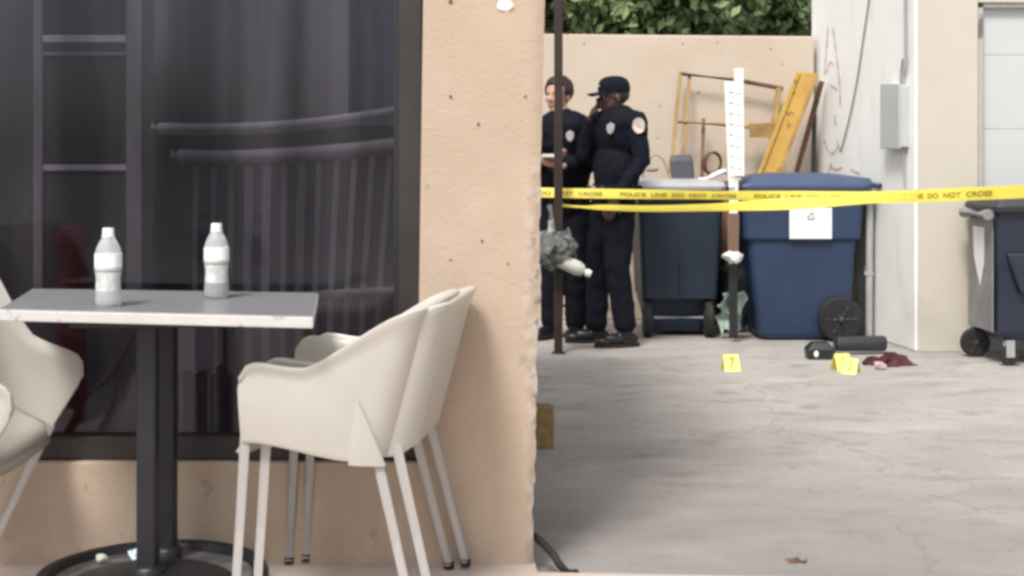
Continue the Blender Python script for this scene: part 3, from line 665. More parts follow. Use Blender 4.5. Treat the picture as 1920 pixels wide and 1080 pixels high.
hollow('crossbar', [RK(1270,228,.12), RK(1360,234,.12), RK(1452,242,.12)], .014, 'rust_yellow', rk)
bm = N(); hexa(bm, [RK(1405,258,.08),RK(1448,258,.08),RK(1448,256,.14),RK(1405,256,.14),RK(1405,232,.08),RK(1452,232,.08),RK(1452,230,.14),RK(1405,230,.14)]); link('shelf_plate', bm, M['rust_yellow'], rk)
# yellow leaning channel with a darker one behind
yb = empty('yellow_beam', (PX(1470,9.98), 9.98, 0), 'thick yellow painted steel channel leaning diagonally behind the blue bin', 'beam')
def YB(x, y, dy): return P(x, y, 9.98+dy)-Vector(yb.location)
def diag(a, b, wpx, d0, d1, parent_f, thick=.08):
    # a,b centre line pixels; wpx = half width in pixels
    return [parent_f(b[0]-wpx,b[1],d1), parent_f(b[0]+wpx,b[1],d1), parent_f(b[0]+wpx,b[1],d1+thick), parent_f(b[0]-wpx,b[1],d1+thick), parent_f(a[0]-wpx,a[1],d0), parent_f(a[0]+wpx,a[1]+4,d0), parent_f(a[0]+wpx,a[1]+4,d0+thick), parent_f(a[0]-wpx,a[1],d0+thick)]
link('web', hexa(N(), diag((1514,134),(1340,590),21,.12,-.25,YB,.02)), M['yellow_steel'], yb, bevel=.003)
link('flange', hexa(N(), diag((1498,134),(1324,590),2.6,.10,-.27,YB,.05)), M['yellow_steel'], yb, bevel=.002)
link('flange', hexa(N(), diag((1533,137),(1359,593),3.2,.10,-.27,YB,.07)), M['rust_yellow'], yb, bevel=.002)
for (x, y, dy) in ((1488,177,.085),(1450,258,.02)):
    bm = N(); c = YB(x, y, dy); tube(bm, [c, c+Vector((0,.012,0))], .015, 10); link('bolt_hole', bm, M['rust'], yb)
bm = N(); f2 = lambda x, y, dy: P(x, y, 10.1+dy)
hexa(bm, diag((1541,150),(1420,590),5,.1,-.05,f2,.05)); tag(link('rusty_beam', bm, M['rust'], bevel=.003), 'thin rusty beam leaning just behind the yellow channel', 'beam')
bm = N(); tube(bm, [P(1527,215,10.2), P(1524,330,10.2), P(1518,580,10.1)], .016, 8)
tag(link('dark_pole', bm, M['black'], smooth=True), 'black upright pole in the corner beside the white wall', 'pole')
bm = N(); tube(bm, [P(1614,280,9.95), P(1597,326,9.9), P(1560,440,9.85)], .010, 8)
tag(link('stick', bm, M['cable'], smooth=True), 'thin dark stick poking up behind the blue bin lid', 'stick')
# white slotted board on a stake
wp = empty('slotted_board', (PX(1376,9.1), 9.1, 0), 'tall white slotted board on a brown stake between the two bins', 'board')
def WP(x, y, dy=0): return P(x, y, 9.1+dy)-Vector(wp.location)
def board(a, b, th=.012, dy=0): return [WP(b[0],b[2],dy),WP(b[1],b[2],dy),WP(b[1],b[2],dy+th),WP(b[0],b[2],dy+th),WP(a[0],a[2],dy),WP(a[1],a[2],dy),WP(a[1],a[2],dy+th),WP(a[0],a[2],dy+th)]
link('board', hexa(N(), board((1358,1376,152),(1366,1377,352))), M['white_metal'], wp, bevel=.002)
link('board', hexa(N(), board((1376.4,1394,128),(1377.4,1396,330),.012,-.004)), M['white_metal'], wp, bevel=.002)
for k in range(9):
    y = 170+20*k
    for (x0_, x1_, y_) in ((1366+k*.5,1374,y),(1380,1390,y+4)): link('slot', hexa(N(), board((x0_,x1_,y_),(x0_,x1_,y_+2.4),.003,-.007)), M['slot'], wp)
link('stake', hexa(N(), board((1367,1385,326),(1367,1383,400),.02,.014)), M['white_metal'], wp)
link('stake', hexa(N(), board((1364,1386,400),(1365,1385,474),.02,.014)), M['brown'], wp, bevel=.002)
link('stake', hexa(N(), board((1366,1384,474.3),(1367,1383,632),.018,.016)), M['black'], wp, bevel=.002)
bm = N(); ellipsoid(bm, (0,0,0), (.062,.05,.038)); crumple(bm, .03, 22, 3); o = link('plastic_cup', bm, M['white_metal'], smooth=True); o.location = P(1373, 482, 9.05); tag(o, 'crumpled white plastic lodged against the brown stake between the bins', 'plastic')
bm = N(); bmesh.ops.create_grid(bm, x_segments=16, y_segments=16, size=.5)
for v in bm.verts: v.co = Vector((v.co.x*.15, v.co.z-.02*math.sin(v.co.x*9), v.co.y*.26))
crumple(bm, .05, 14, 6); o = link('litter_bag', bm, M['litter_green'], smooth=True); o.location = P(1373, 585, 9.3); tag(o, 'pale green crumpled bag on the ground between the two bins', 'bag')
bm = N(); ellipsoid(bm, (0,0,0), (.13,.12,.32), u=24, v=18); crumple(bm, .06, 9, 9); o = link('dark_gap_sack', bm, M['black'], smooth=True); o.location = (PX(1378,9.6), 9.66, .32); tag(o, 'black sack shape added to darken the gap between the bins', 'bag')  # sack shape added and sized to darken the gap
# clutter standing on a shelf behind the grey bin
cb = N(); c = P(1276, 600, 10.15); box(cb, c.x-.26, c.x+.46, 10.09, 10.32, 0, PZ(338,10.2)-.01)
tag(link('wooden_crate', cb, M['brown'], bevel=.008), 'wooden crate behind the grey bin holding up the clutter', 'crate')
bm = N(); loft_rect(bm, [(0,-.09,.09,-.07,.07),(.13,-.082,.082,-.065,.065),(.175,-.07,.065,-.05,.05)], .02, 3)
o = link('canister', bm, mat('dark_grey_plastic', (.075,.08,.09), .5), bevel=.004); o.location = (PX(1277,10.15), 10.15, PZ(335,10.15)-.0); tag(o, 'dark grey plastic canister behind the grey bin lid', 'canister')
bm = N(); z0 = PZ(336,10.2); tube(bm, [(PX(1316,10.2),10.2,z0),(PX(1322,10.2),10.28,PZ(222,10.28))], .014, 8)
tag(link('brown_stick', bm, M['brown'], smooth=True), 'short brown stick leaning upright on the wall beside the canister', 'stick')
bm = N()
for k in range(4):
    pts = [(math.cos(a)*(.062+.004*k), -.02+.012*k, math.sin(a)*(.085-.003*k)) for a in [i*2*math.pi/22 for i in range(23)]]; tube(bm, pts, .0085, 6, caps=False)
o = link('rope_coil', bm, M['rust'], smooth=True); o.location = (PX(1337,10.1), 10.14, PZ(306,10.1)); o.rotation_euler = (.15,0,.3); tag(o, 'rusty brown coil beside the white slotted board', 'coil')
bm = N(); tube(bm, bez([P(1256,335,10.1), P(1243,300,10.1), P(1226,292,10.1), P(1210,312,10.1), P(1204,345,10.1)], 8), .005, 6); ellipsoid(bm, P(1222,318,10.1), (.05,.03,.018)); 
tag(link('looped_wire', bm, M['cable'], smooth=True), 'thin grey wire looping beside the officer and the canister', 'wire')
bm = N(); bmesh.ops.create_grid(bm, x_segments=14, y_segments=10, size=.5)
for v in bm.verts: v.co = Vector((v.co.x*.17, v.co.y*.22, .07*max(0, v.co.x+.4)+.012*math.sin(v.co.y*20)))
crumple(bm, .012, 22, 3); o = link('plastic_sheet', bm, M['white_metal'], smooth=True); o.location = (PX(1340,9.55), 9.6, PZ(338,9.55)); tag(o, 'crinkled white plastic sheet lying on the grey bin lid', 'plastic')

# ------------------------------------------------------------------ brown pole, bag, bottle by the pillar
YP = 8.6
pl = empty('pole', (PX(1047,YP), YP, 0), 'thin dark brown steel pole rising beside the pillar in front of the officers', 'pole')
bm = N(); box(bm, -.026, .026, -.026, .026, 0, 3.4); link('shaft', bm, M['pole'], pl, bevel=.005)
bm = N(); box(bm, -.04, .04, -.04, .04, 0, .008); link('foot_plate', bm, M['pole'], pl, bevel=.003)
bm = N(); bmesh.ops.create_icosphere(bm, subdivisions=4, radius=1)
for v in bm.verts:
    v.co = Vector((v.co.x*.14, v.co.y*.09, v.co.z*.12*(1 if v.co.z < 0 else .75))); 
crumple(bm, .055, 12, 4); crumple(bm, .02, 40, 1)
tube(bm, [(-.02,0,.06),(-.02,.03,.2),(-.03,.05,.25)], [.03,.012,.018], 8)
o = link('plastic_bag', bm, M['bag'], smooth=True); o.location = P(1040, 462, 8.52); tag(o, 'smoky see-through plastic bag hanging beside the brown pole', 'bag')
bm = N(); lathe(bm, [(.02,-.16),(.042,-.15),(.046,-.08),(.044,0),(.046,.05),(.036,.085),(.018,.10),(.016,.11)], 20)
wbt = link('white_jug', bm, M['paper'], smooth=True); bm = N(); lathe(bm, [(.02,.108),(.024,.112),(.023,.14),(.018,.144)], 16); link('cap', bm, M['cap_plastic'], wbt, smooth=True)
bm = N(); tube(bm, bez([(.0,.01,.03),(-.05,.02,.02),(-.12,.05,-.03),(-.20,.09,-.10)], 5), .004, 6); link('strap', bm, M['cable'], wbt, smooth=True)
wbt.location = P(1068, 496, 8.5); wbt.rotation_euler = (0, R(115), 0); tag(wbt, 'white plastic bottle hanging on its side under the smoky bag', 'bottle')

# ------------------------------------------------------------------ police tape
def tape_thing(ctrl, label, phase, txt=True, tw=()):
    """ctrl: (px, py, halfheight_px, Y)"""
    r = empty('barrier_tape', P(ctrl[0][0], ctrl[0][1], ctrl[0][3]), label, 'tape', 'barrier tape across the yard'); o_ = Vector(r.location)
    cen = bez([P(x,y,Y) for x,y,h,Y in ctrl], 14); hh = [Vector((h*Y/F,0,0)) for x,y,h,Y in ctrl]; hs_ = [v.x for v in bez(hh, 14)]
    n = len(cen); acc = [0]
    for i in range(1, n): acc.append(acc[-1]+(cen[i]-cen[i-1]).length)
    def at(s):
        i = 0
        while i < n-2 and acc[i+1] < s: i += 1
        t = (s-acc[i])/max(1e-6, acc[i+1]-acc[i]); c = cen[i].lerp(cen[i+1], t); h = hs_[i]+(hs_[i+1]-hs_[i])*t
        wob = .006*math.sin(s*5+phase)+.004*math.sin(s*13+phase); lean = .5*math.sin(s*3.1+phase)
        up = Vector((0, math.sin(lean)*.6, 1)); return c+Vector((0,wob,0)), up*h
    bm = N(); pr = None; m_ = 160
    for i in range(m_+1):
        c, u = at(acc[-1]*i/m_); a = bm.verts.new(c-u-o_); mid = bm.verts.new(c+Vector((0,-.003,0))-o_); b = bm.verts.new(c+u-o_)
        if pr: bm.faces.new((pr[0],a,mid,pr[1])); bm.faces.new((pr[1],mid,b,pr[2]))
        pr = (a,mid,b)
    o = link('band', bm, M['tape'], r, smooth=True)
    if txt:
        probe = 0; pos = phase*.1-.36
        while True:
            word = 'POLICE LINE DO NOT CROSS'.split()[probe%5]; bm = text_bm(word, .050, 'LEFT'); wd_ = max(v.co.x for v in bm.verts)
            if pos+wd_ > acc[-1]-txt: bm.free(); break
            for v in bm.verts:
                c, u = at(v.co.x+pos); v.co = c+u*(v.co.y/.0375)*.78-u*.08+Vector((0,-.0065,0))-o_
            link('lettering', bm, M['tape_ink'], r, rec=False); pos += wd_+(.03 if probe%5 < 4 else .11); probe += 1
    return r
tape_thing([(985,360,9,8.75),(1060,362,9,8.74),(1200,364,9,8.72),(1330,366,8,8.68),(1400,367,9,8.64),(1480,368,10,8.6),(1640,370,11,8.3),(1760,366,12,7.9),(1850,362,12.5,7.7),(1990,356,13,7.4)], 'yellow police tape with black lettering stretched high across the whole yard', 1.2, .12)
tape_thing([(1040,384,3.2,8.7),(1090,388,2.2,8.72),(1130,389,5,8.7),(1220,391,6,8.66),(1330,389,7,8.6),(1400,386,9,8.56),(1480,382,11,8.5),(1560,378,9,8.4),(1640,374,7,8.2),(1720,371,5,7.95)], 'second yellow police tape strand sagging just below the long one in front of the bins', 2.6, False)

# ------------------------------------------------------------------ evidence markers and dropped things
def marker(x, y, w, label, num, rz=0):
    Y = F*CH/(y-HY); r = empty('evidence_marker', (PX(x,Y), Y, 0), label, 'evidence marker', 'yellow evidence markers', rz)
    h = w*.95; bm = N()
    for sg in (-1, 1): hexa(bm, [(-w/2, sg*.05-.002, 0),(w/2, sg*.05-.002, 0),(w/2, sg*.05+.002, 0),(-w/2, sg*.05+.002, 0),(-w/2*.92, -.002, h),(w/2*.92, -.002, h),(w/2*.92, .002, h),(-w/2*.92, .002, h)])
    link('tent', bm, M['marker'], r, bevel=.001)
    bm = text_bm(num, h*.85)
    for v in bm.verts: t = (v.co.y+h/2)/h; v.co = Vector((v.co.x, -.05*(1-t)-.0045, h/2+v.co.y))
    link('number', bm, M['marker_ink'], r)
    return r
marker(1370, 694, .095, 'yellow evidence marker standing alone on the asphalt before the bins', '7', .1)
marker(1578, 694, .10, 'yellow evidence marker, left one of the pair by the dark red cloth', '1', .25)
marker(1596, 699, .085, 'yellow evidence marker, right one of the pair by the dark red cloth', '2', -.5)
bm = N(); loft_rect(bm, [(0,-.08,.08,-.06,.06),(.06,-.085,.085,-.065,.065),(.10,-.05,.045,-.04,.04)], .015, 3)
o = link('black_case', bm, M['black'], bevel=.004); Yc = F*CH/(672-HY); o.location = (PX(1537,Yc), Yc, 0); tag(o, 'small black case with a white mark on the ground beside the blue bin', 'case')
bm = N(); c = (-.035,-.0665,.035); ellipsoid(bm, c, (.014,.004,.02), u=12, v=8); link('white_mark', bm, M['white_metal'], o, smooth=True)
bm = N(); tube(bm, [(-.17,0,.055),(-.16,0,.055),(.14,.03,.055),(.155,.03,.055)], [.038,.046,.049,.042], 18); o = link('black_cylinder', bm, M['dark_lid'], smooth=True, bevel=.004)
Yc = 8.55; o.location = (PX(1616,Yc), Yc, .01); tag(o, 'black cylindrical roll lying behind the evidence markers', 'roll')
bm = N(); bmesh.ops.create_icosphere(bm, subdivisions=4, radius=1)
for v in bm.verts: v.co = Vector((v.co.x*.15, v.co.y*.11, max(-.01, v.co.z*.045+.012*math.exp(-((v.co.x-.25)/.3)**2)*max(0,v.co.z))))
crumple(bm, .045, 11, 2); crumple(bm, .014, 40, 7)
for v in bm.verts: v.co.z = max(.002, v.co.z)
o = link('red_cloth', bm, M['maroon'], smooth=True); Yc = F*CH/(683-HY); o.location = (PX(1664,Yc), Yc, 0); tag(o, 'crumpled dark red cloth on the asphalt by the cream wall', 'cloth')
bm = N(); ellipsoid(bm, (0,0,0), (.035,.03,.026)); crumple(bm, .012, 30, 8); o = link('pink_rag', bm, M['pink'], smooth=True); o.location = (PX(1648,7.95), 7.93, .025); tag(o, 'small pale pink rag lying against the dark red cloth', 'rag')

# ------------------------------------------------------------------ trees behind the wall
def tree(x, y, z0, rx, ry, rz, n, seed, label):
    rg = np.random.default_rng(seed); r = empty('tree', (x, y, 0), label, 'tree', 'trees beyond the boundary wall')
    bm = N(); tube(bm, bez([(0,0,0),(.05,.02,z0*.4),(-.04,0,z0*.75),(.02,0,z0)], 5), [.15-.006*i for i in range(16)], 10)
    for k in range(7):
        a = k*.9+seed; zz = z0*(.45+.07*k); tube(bm, bez([(0,0,zz),(math.cos(a)*rx*.35,math.sin(a)*ry*.35,zz+.35),(math.cos(a)*rx*.75,math.sin(a)*ry*.75,zz+.9)], 4), [.06-.005*i for i in range(9)], 6)
    link('trunk', bm, M['bark'], r, smooth=True)
    nc = 90; cc = rg.normal(size=(nc,3)); cc /= np.linalg.norm(cc, axis=1)[:,None]; cc *= (rg.random(nc)**.4)[:,None]*np.array([rx,ry,rz]); cr = rg.uniform(.22,.45,nc)
    idx = rg.integers(0, nc, n); dd = rg.normal(size=(n,3)); dd /= np.linalg.norm(dd, axis=1)[:,None]
    p = cc[idx]+dd*(cr[idx]*rg.random(n)**.35)[:,None]; p[:,2] += z0
    nrm = dd+rg.normal(size=(n,3))*.7+np.array([0,0,.4]); nrm /= np.linalg.norm(nrm, axis=1)[:,None]
    t1 = np.cross(nrm, rg.normal(size=(n,3))); t1 /= np.linalg.norm(t1, axis=1)[:,None]; t2 = np.cross(nrm, t1)
    L = rg.uniform(.045,.085,n)[:,None]; Wd = L*.5
    V = np.stack([p-t1*L, p+t2*Wd+nrm*.008, p+t1*L, p-t2*Wd+nrm*.008], 1).reshape(-1,3)
    me = bpy.data.meshes.new('crown'); me.from_pydata(V.tolist(), [], np.arange(4*n).reshape(-1,4).tolist()); me.materials.append(M['leaf'])
    o = bpy.data.objects.new('crown', me); COL.objects.link(o); o.parent = r
tree(.6, 13.4, 3.4, 1.5, 1.1, 1.5, 26000, 1, 'leafy green tree behind the boundary wall, above the officers')
tree(2.0, 13.0, 3.3, 1.3, 1.1, 1.4, 26000, 2, 'leafy green tree behind the boundary wall, above the steel frame')
tree(3.4, 13.8, 3.5, 1.5, 1.2, 1.5, 24000, 3, 'leafy green tree behind the boundary wall, against the white building')
tree(1.3, 15.2, 3.6, 2.4, 1.0, 2.0, 24000, 5, 'larger tree rising behind the other trees beyond the wall')
# hedge-dark brightening of the leaf by leaf
n = M['leaf'].node_tree.nodes; l = M['leaf'].node_tree.links; b = n['Principled BSDF']
geo = n.new('ShaderNodeNewGeometry'); mr = n.new('ShaderNodeMapRange'); mr.inputs['To Min'].default_value = .6; mr.inputs['To Max'].default_value = 1.5
l.new(geo.outputs['Random Per Island'], mr.inputs['Value']); hv = n.new('ShaderNodeHueSaturation'); src = b.inputs['Base Color'].links[0].from_socket
l.new(src, hv.inputs['Color']); l.new(mr.outputs[0], hv.inputs['Value']); l.new(hv.outputs[0], b.inputs['Base Color'])

#PEOPLE
# ------------------------------------------------------------------ people
def cap2(bm, a, b, r1, r2, seg=18, flat=1.0):
    a, b = Vector(a), Vector(b); d_ = (b-a).normalized(); pp, rr = [], []
    for k in range(6): t = R(8+82*k/5); pp.append(a-d_*r1*math.cos(t)); rr.append(r1*math.sin(t))
    for k in (1, 2, 3): pp.append(a.lerp(b, k/4)); rr.append(r1+(r2-r1)*k/4)
    for k in range(6): t = R(90-82*k/5); pp.append(b+d_*r2*math.cos(t)); rr.append(r2*math.sin(t))
    tube(bm, pp, rr, seg)
def chain(bm, pts, rs):
    for i in range(len(pts)-1): cap2(bm, pts[i], pts[i+1], rs[i], rs[i+1])
def fuse(name, bm, m, parent, vox, smooth=2, fold=0., fs=14, seed=0):
    o = link(name, bm, m, parent); r = o.modifiers.new('r', 'REMESH'); r.mode = 'VOXEL'; r.voxel_size = vox; r.use_smooth_shade = True
    s = o.modifiers.new('s', 'SMOOTH'); s.iterations = smooth; s.factor = .5; apply_mods(o)
    if fold:
        for v in o.data.vertices:
            q = Vector((v.co.x*fs, v.co.y*fs, v.co.z*fs*.7))+Vector((seed, 0, 0)); f = (.5-abs(noise.noise(q)))*.6-.2+noise.noise(q*2.1)*.3
            v.co += v.normal*f*fold
        o.data.update()
    return o
def head(bm, C, fwd, tilt=0.):
    """skull, jaw, nose, brow, lips, ears; fwd is the facing direction"""
    f = Vector(fwd).normalized(); up = (Vector((0,0,1))+f*(-tilt)).normalized(); f = (f-up*f.dot(up)).normalized(); sd_ = up.cross(f)
    rot = Matrix((f, sd_, up)).transposed()
    L = lambda a, b_, c: C+f*a+sd_*b_+up*c
    ellipsoid(bm, L(-.012,0,.030), (.098,.076,.090), rot, 24, 18); ellipsoid(bm, L(.024,0,-.035), (.066,.060,.075), rot); ellipsoid(bm, L(.052,0,-.088), (.030,.032,.024), rot)
    ellipsoid(bm, L(.068,0,.028), (.022,.052,.014), rot); tube(bm, [L(.086,0,.018), L(.104,0,-.018), L(.110,0,-.030)], [.009,.012,.013], 10); ellipsoid(bm, L(.098,0,-.032), (.014,.019,.010), rot)
    ellipsoid(bm, L(.084,0,-.055), (.012,.026,.006), rot); ellipsoid(bm, L(.081,0,-.066), (.012,.022,.007), rot)
    for s in (-1, 1):
        ellipsoid(bm, L(.062,s*.040,-.018), (.025,.020,.022), rot); ellipsoid(bm, L(-.008,s*.078,-.012), (.018,.008,.032), rot, 12, 10)
    return L, rot
def hand(bm, W, d, palm_n, curl=.5, thumb=1, k=1.0):
    """W wrist, d direction of the fingers, palm_n normal of the palm"""
    W = Vector(W); d = Vector(d).normalized(); pn = Vector(palm_n); pn = (pn-d*pn.dot(d)).normalized(); sd_ = d.cross(pn)*thumb
    rot = Matrix((d, sd_, pn)).transposed()
    ellipsoid(bm, W+d*.048*k, (.052*k,.040*k,.017*k), rot)
    cap2(bm, W-d*.02, W+d*.02, .027, .025)
    for i, (o_, l_) in enumerate(((.030,.068),(.010,.078),(-.010,.072),(-.029,.056))):
        p = W+d*.086*k+sd_*o_*k; a = curl*(.8+.12*i); dd = d
        pts = [p-d*.02]; 
        for seg, fr_ in enumerate((.45,.32,.23)):
            dd = (dd*math.cos(a)+pn*math.sin(a)).normalized(); p = p+dd*l_*fr_*k; pts.append(p.copy()); pnn = pn
        chain(bm, [pts[0], pts[1], pts[2], pts[3]], [.0095*k,.0092*k,.0085*k,.0072*k])
    b0 = W+d*.028*k+sd_*.028*k; b1 = b0+(d*.5+sd_*.8+pn*.3).normalized()*.042*k; b2 = b1+(d*.85+sd_*.15+pn*.45).normalized()*.034*k
    chain(bm, [b0, b1, b2], [.014*k,.011*k,.0085*k])
def boot(bm, ank, toe_dir, k=1.):
    t = Vector(toe_dir).normalized(); a = Vector(ank); g = Vector((a.x, a.y, 0)); sd_ = Vector((-t.y, t.x, 0)); rot = Matrix((t, sd_, Vector((0,0,1)))).transposed()
    cap2(bm, a+Vector((0,0,.10)), g+Vector((0,0,.075)), .052, .050); ellipsoid(bm, g-t*.03+Vector((0,0,.045)), (.058,.042,.045), rot)
    ellipsoid(bm, g+t*.07+Vector((0,0,.047)), (.10,.045,.045), rot); ellipsoid(bm, g+t*.145+Vector((0,0,.038)), (.062,.050,.036), rot)
def sole(bm, ank, toe_dir):
    t = Vector(toe_dir).normalized(); sd_ = Vector((-t.y, t.x, 0)); g = Vector((ank[0], ank[1], 0)); n_ = 20; lo_, hi_ = [], []
    for i in range(n_):
        a = 2*math.pi*i/n_; p = g+t*(.055+.155*math.cos(a))+sd_*(.05*math.sin(a)*(1 if math.cos(a) > -.3 else .85)); lo_.append(bm.verts.new(p+Vector((0,0,.002)))); hi_.append(bm.verts.new(p+Vector((0,0,.024))))
    bm.faces.new(lo_[::-1]); bm.faces.new(hi_)
    for i in range(n_): bm.faces.new((lo_[i], lo_[(i+1)%n_], hi_[(i+1)%n_], hi_[i]))

def officer(name_label, J, skin, cap=True, seed=0):
    """J holds world joints: head, fwd (face), chest (torso facing), shoulders sn/sf, elbows, wrists, hips, knees, ankles"""
    bm = N(); Ld, rot = head(bm, J['head'], J['fwd'], J.get('tilt', 0))
    nb = J['neck']; cap2(bm, J['head']+Vector((0,0,-.06))-Vector(J['fwd']).normalized()*.015, nb, .054, .062)
    for s in ('n', 'f'):
        chain(bm, [J['s'+s], J['e'+s], J['w'+s]], [.048, .038, .028]); hand(bm, *J['h'+s])
        chain(bm, [J['p'+s], J['k'+s], J['a'+s]], [.075, .052, .038]); cap2(bm, J['a'+s], Vector((J['a'+s].x, J['a'+s].y, .05)), .038, .04)
    cap2(bm, nb, J['chestc'], .06, .09); cap2(bm, J['chestc'], J['pelvis'], .09, .10); cap2(bm, J['sn'], nb, .05, .05); cap2(bm, J['sf'], nb, .05, .05); cap2(bm, J['pn'], J['pelvis'], .08, .1); cap2(bm, J['pf'], J['pelvis'], .08, .1)
    body = fuse('person', bm, skin, None, .0055, 2); tag(body, name_label, 'person')
    # eyes
    for s in (-1, 1):
        bm = N(); ellipsoid(bm, Ld(.0725, s*.030, .004), (.0115,.013,.0068), rot, 12, 10); e = link('eye', bm, M['eye'], body, smooth=True)
        bm = N(); ellipsoid(bm, Ld(.0815, s*.030, .004), (.0036,.0055,.0055), rot, 10, 8); link('iris', bm, M['black'], e, smooth=True)
    # shirt
    ch = Vector(J['chest']).normalized(); sdv = Vector((-ch.y, ch.x, 0)); rt = Matrix((ch, sdv, Vector((0,0,1)))).transposed()
    bm = N(); c = J['chestc']; pe = J['pelvis']
    ellipsoid(bm, c+Vector((0,0,.04)), (.150,.195,.19), rt, 28, 20); ellipsoid(bm, c+Vector((0,0,.10))+ch*.01, (.138,.212,.125), rt, 28, 20); ellipsoid(bm, c.lerp(pe, .5), (.148,.180,.22), rt, 28, 20); ellipsoid(bm, pe+Vector((0,0,.06)), (.140,.170,.12), rt, 28, 20)
    cap2(bm, nb+Vector((0,0,.018)), nb-Vector((0,0,.06)), .066, .10)
    for s in ('n', 'f'):
        cap2(bm, nb-Vector((0,0,.03)), J['s'+s], .075, .075); end = J['w'+s]+(J['e'+s]-J['w'+s]).normalized()*.015
        chain(bm, [J['s'+s], J['s'+s].lerp(J['e'+s], .5), J['e'+s], end], [.073, .064, .055, .040])
    sh = fuse('shirt', bm, M['navy'], body, .009, 2, .020, 13, seed)
    bm = N(); tube(bm, [nb+Vector((math.cos(a)*.066, math.sin(a)*.066, .028)) for a in [i*2*math.pi/18 for i in range(19)]], .016, 8, caps=False); link('collar', bm, M['navy'], sh, smooth=True)
    # trousers
    bm = N(); ellipsoid(bm, pe-Vector((0,0,.01)), (.130,.165,.13), rt, 28, 20)
    for s in ('n', 'f'):
        chain(bm, [J['p'+s], J['p'+s].lerp(J['k'+s], .5), J['k'+s], J['k'+s].lerp(J['a'+s], .5), J['a'+s]+Vector((0,0,.02))], [.108, .099, .082, .076, .074])
    fuse('trousers', bm, M['navy2'], body, .009, 2, .020, 11, seed+5)
    for s in ('n', 'f'):
        bm = N(); boot(bm, J['a'+s], J['t'+s]); bt = fuse('boot', bm, M['leather'], body, .006, 2); bm = N(); sole(bm, J['a'+s], J['t'+s]); link('sole', bm, M['rubber'], bt)
    # belt with pouches
    bm = N()
    n_ = 40; rings = []
    for i in range(n_):
        a = 2*math.pi*i/n_; q = pe+Vector((0,0,.07))+ch*math.cos(a)*.149+sdv*math.sin(a)*.178; q2 = pe+Vector((0,0,.07))+ch*math.cos(a)*.13+sdv*math.sin(a)*.163
        rings.append([bm.verts.new(q-Vector((0,0,.024))), bm.verts.new(q+Vector((0,0,.024))), bm.verts.new(q2+Vector((0,0,.024))), bm.verts.new(q2-Vector((0,0,.024)))])
    for i in range(n_):
        for k in range(4): bm.faces.new((rings[i][k], rings[i][(k+1)%4], rings[(i+1)%n_][(k+1)%4], rings[(i+1)%n_][k]))
    bl = link('belt', bm, M['leather'], body)
    for a in (-.55, .55, -1.5, 1.5, 2.3):
        q = pe+Vector((0,0,.055))+ch*math.cos(a)*.165+sdv*math.sin(a)*.195; bm = N(); ellipsoid(bm, q, (.022,.032,.045), rt, 14, 12); link('pouch', bm, M['leather'], bl, smooth=True)
    bm = N(); q = pe+Vector((0,0,.07))+ch*.151; hexa(bm, [q+sdv*a_+Vector((0,0,z_))+ch*c_ for z_ in (-.022,.022) for (a_, c_) in ((-.03,0),(.03,0),(.03,.006),(-.03,.006))]); link('buckle', bm, M['silver'], bl)
    # badge and shoulder patch
    q = J['badge']; bm = N(); 
    pts = [(0,-.040),(.018,-.026),(.027,-.004),(.026,.022),(.012,.030),(0,.038),(-.012,.030),(-.026,.022),(-.027,-.004),(-.018,-.026)]
    bn = J['badge_n'].normalized(); bs = Vector((-bn.y, bn.x, 0)).normalized(); f0 = [bm.verts.new(q+bs*x*1.05+Vector((0,0,z*1.05))) for x, z in pts]; f1 = [bm.verts.new(q+bs*x*.9+Vector((0,0,z*.9))+bn*.010) for x, z in pts]
    bm.faces.new(f0); bm.faces.new(f1[::-1]); [bm.faces.new((f0[i], f1[i], f1[(i+1)%10], f0[(i+1)%10])) for i in range(10)]; link('badge', bm, M['silver'], sh)
    if 'patch' in J:
        q, nn_ = J['patch']; nn_ = nn_.normalized(); a_, b_ = frame_of(nn_); bm = N(); pts = [(math.cos(t)*.040, math.sin(t)*.050) for t in [i*2*math.pi/20 for i in range(20)]]
        side_ = nn_.cross(Vector((0,0,1))).normalized(); f0 = [bm.verts.new(q+side_*x+Vector((0,0,z))-nn_*.05) for x, z in pts]; f1 = [bm.verts.new(q+side_*x+Vector((0,0,z))+nn_*(.012-9*x*x)) for x, z in pts]
        bm.faces.new(f0); bm.faces.new(f1[::-1]); [bm.faces.new((f0[i], f1[i], f1[(i+1)%20], f0[(i+1)%20])) for i in range(20)]; pt_ = link('shoulder_patch', bm, M['patch'], sh)
    if cap:
        bm = N(); U = Matrix.Identity(4); prof = [(.101,.0),(.104,.02),(.100,.055),(.088,.085),(.06,.106),(.025,.114),(.004,.116)]
        lathe(bm, prof, 32, Matrix.Translation(Ld(-.010,0,.032)) @ rot.to_4x4() @ Matrix.Diagonal((1.05,.87,.92,1)))
        cp = link('cap', bm, M['leather'] if False else M['navy'], body, smooth=True)
        bm = N(); f_ = []; g_ = []
        for i in range(13):
            a = R(-62+124*i/12); x_in = math.cos(a)*.098-.004; y_in = math.sin(a)*.088; x_out = .085+math.cos(a*1.1)*.088; y_out = math.sin(a)*.088*1.0
            dz = .036-.012*(abs(i-6)/6)**2
            f_.append((bm.verts.new(Ld(x_in,y_in,dz)), bm.verts.new(Ld(x_out,y_out*.96,dz-.012)), bm.verts.new(Ld(x_out,y_out*.96,dz-.017)), bm.verts.new(Ld(x_in,y_in,dz-.006))))
        for i in range(12):
            for k in range(4): bm.faces.new((f_[i][k], f_[i][(k+1)%4], f_[i+1][(k+1)%4], f_[i+1][k]))
        link('brim', bm, M['navy'], cp, smooth=True)
        bm = N(); ellipsoid(bm, Ld(.091,0,.070), (.006,.018,.015), rot, 12, 8); link('emblem', bm, M['silver'], cp, smooth=True)
